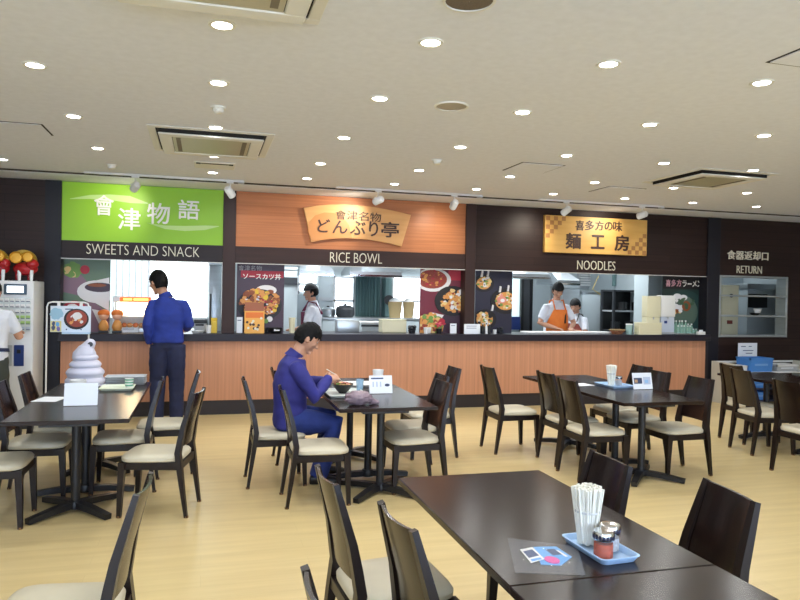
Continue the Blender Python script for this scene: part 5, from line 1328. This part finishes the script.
# seated man eating
J = dict(pelvis=(.06, 0, .50), chest=(.055, 0, .775), neck=(.105, 0, 1.045), head=(.195, .0, 1.175), face=(.84, 0, -.54), up=(.3, 0, 1),
         shL=(.08, .18, .95), shR=(.08, -.18, .95), elL=(.19, .25, .765), wrL=(.345, .125, .80), elR=(.225, -.255, .715), wrR=(.355, -.10, .845),
         hdL=(1, .05, .05), hnL=(.2, -1, .2), curlL=35, sideL=-1, hdR=(.9, .35, .1), hnR=(.2, .7, -.6), curlR=50,
         hipL=(.06, .085, .495), hipR=(.06, -.085, .495), knL=(.41, .13, .48), knR=(.41, -.16, .48), anL=(.36, .14, .085), anR=(.27, -.17, .085), toeL=(.50, .15, .035), toeR=(.41, -.18, .035))
t, hp, HM, hc = person('man in indigo workwear sitting and eating from a black bowl with chopsticks', (.63, 5.74, 0), 0, J, dict(shirt=blue_cover, trousers=bluetrous, vox=.006, nape=-.6, fringe=.22, hem=.5, inf=.026, hs=1.04, tw=1.08))
p = V((.60, 5.74, 0))+V((.46, -.055, .865))
for k in (0, 1):
    a = p+V((-.09, -.05+.008*k, .055)); e = V((1.115, 5.735+.012*k, .808))
    tag(MB().tube([a, p+V((0, .004*k, .0)), e], [.0034, .0034, .002], 8).build('chopstick', lightwood), 'pale chopstick in the right hand of the seated man, %s' % ['near', 'far'][k], 'chopstick', 'chopsticks held by the seated man')

# person at the ticket machine, cut by the photo edge
J = stand(1.60, .05, (.02, 0), elR=(.12, -.25, 1.03), wrR=(.34, -.17, 1.07), elL=(.12, .24, 1.0), wrL=(.31, .16, 1.05), face=(1, -.1, -.35), hdR=(1, -.2, .05), hnR=(0, 0, -1), hdL=(1, 0, .1), hnL=(0, 0, -1))
t, hp, HM, hc = person('person in white short sleeved shirt using the ticket machine', (-2.09, 7.85, 0), 90, J, dict(shirt=whitecloth, trousers=olive, long=False, hem=.35))
bl = MB(); torso(bl, J, [(1.2, .168, .124), (1.45, .16, .118)], .016); part('waist_band', bl, navy, t)

def cap(t, hp, HM, hc, mm, brim=True, h=1.0):
    def f(d, p):
        k = 1.155
        if d.z < .24: k = .9
        return p*k
    part('cap_crown', MB().ell(hc, (.097, .081, .118*h), 36, 26, M=HM, fn=f), mm, t)
    if brim:
        pts = [hp(.088*math.cos(a)+.095*max(0, math.cos(a)), .078*math.sin(a)*1.05, .030) for a in [math.radians(q) for q in range(-85, 86, 10)]]
        pts2 = [hp(.088*math.cos(a), .078*math.sin(a)*1.0, .042) for a in [math.radians(q) for q in range(-85, 86, 10)]]
        n = len(pts); lo = [q-HM.to_3x3() @ V((0, 0, .006)) for q in pts]; lo2 = [q-HM.to_3x3() @ V((0, 0, .006)) for q in pts2]
        part('cap_brim', MB().rings([[pts2[i], pts[i], lo[i], lo2[i]] for i in range(n)], smooth=False), mm, t)
def apron(t, J, mm, k0, k1, strapm=None):
    rs = []; 
    pel, ch = V(J['pelvis']), V(J['chest']); sh = (V(J['shL'])+V(J['shR']))/2; line = [pel-(ch-pel).normalized()*.10, pel, pel.lerp(ch, .5), ch, sh]
    mb = MB(); N = 8
    for i in range(N+1):
        k = k0+(k1-k0)*i/N; q = max(0, min(int(k), 3)); c = line[q].lerp(line[q+1], k-q); hw = .185 if k < 2.2 else .185-.075*(k-2.2)/(k1-2.2); out = []; inn = []
        for j in range(13):
            y = hw*(-1+2*j/12); dep = .168*math.sqrt(max(.12, 1-(y/.215)**2)); out.append(c+V((dep+.006, y, 0))); inn.append(c+V((dep-.01, y, 0)))
        rs.append(out+inn[::-1])
    mb.rings(rs, smooth=True); part('apron', mb, mm, t)
    st = MB()
    for sy in (-1, 1): st.tube([line[3].lerp(line[4], .7)+V((.14, sy*.09, 0)), V(J['neck'])+V((.05, sy*.085, .0)), V(J['neck'])+V((-.06, sy*.085, -.02)), line[3]+V((-.13, sy*.05, .05))], .012, 6)
    part('apron_strap', st, strapm or mm, t)
# rice cook facing left
J = stand(1.66, .0, (.0, 0), elL=(.08, .24, 1.05), wrL=(.28, .14, 1.0), elR=(.06, -.25, 1.05), wrR=(.27, -.12, 1.0), face=(.94, .30, -.12))
t, hp, HM, hc = person('cook in dark cap and plum apron in the rice kitchen, seen from the side', (1.50, 9.95, 0), 165, J, dict(shirt=whitecloth, trousers=navy, long=False, nape=-.45))
cap(t, hp, HM, hc, mat('charcoal cap cloth', (52, 56, 58), .8)); apron(t, J, apron_p, 0, 3.6)
# noodle cook facing the hall, looking down
J = stand(1.76, .06, (.02, -.01), elL=(.10, .29, 1.14), wrL=(.30, .12, 1.07), elR=(.08, -.29, 1.14), wrR=(.30, -.12, 1.07), face=(.84, -.12, -.52), hnL=(0, 0, -1), hnR=(0, 0, -1), hdL=(.9, -.45, -.1), hdR=(.9, .45, -.1))
t, hp, HM, hc = person('cook in black cap and orange apron looking down at his work', (5.26, 9.80, 0), -90, J, dict(shirt=whitecloth, trousers=navy, long=False))
cap(t, hp, HM, hc, mat('black cap cloth', (22, 24, 26), .8), False, 1.1); apron(t, J, apron_o, 0, 3.7)
part('tie', MB().box(.185, .2, .075, .10, 1.14, 1.30, bev=.003), black, t)
# woman behind him
J = stand(1.50, .02, (.0, 0), elL=(.10, .22, .96), wrL=(.30, .12, 1.0), elR=(.10, -.22, .96), wrR=(.30, -.12, 1.0), face=(.9, .1, -.3))
t, hp, HM, hc = person('person in white shirt with dark straps behind the orange apron cook', (5.92, 10.25, 0), -150, J, dict(shirt=whitecloth, trousers=navy, long=False, nape=-.6))
cap(t, hp, HM, hc, mat('black cap cloth', (22, 24, 26), .8), False, 1.0); apron(t, J, mat('dusty rose apron', (150, 76, 66), .8), 0, 3.4, black)

# ------------------------------------------------------------------ daylight and ambience
wd = bpy.data.worlds.new('world'); SC.world = wd; wd.use_nodes = True
wd.node_tree.nodes['Background'].inputs[0].default_value = (.75, .85, 1, 1); wd.node_tree.nodes['Background'].inputs[1].default_value = .4
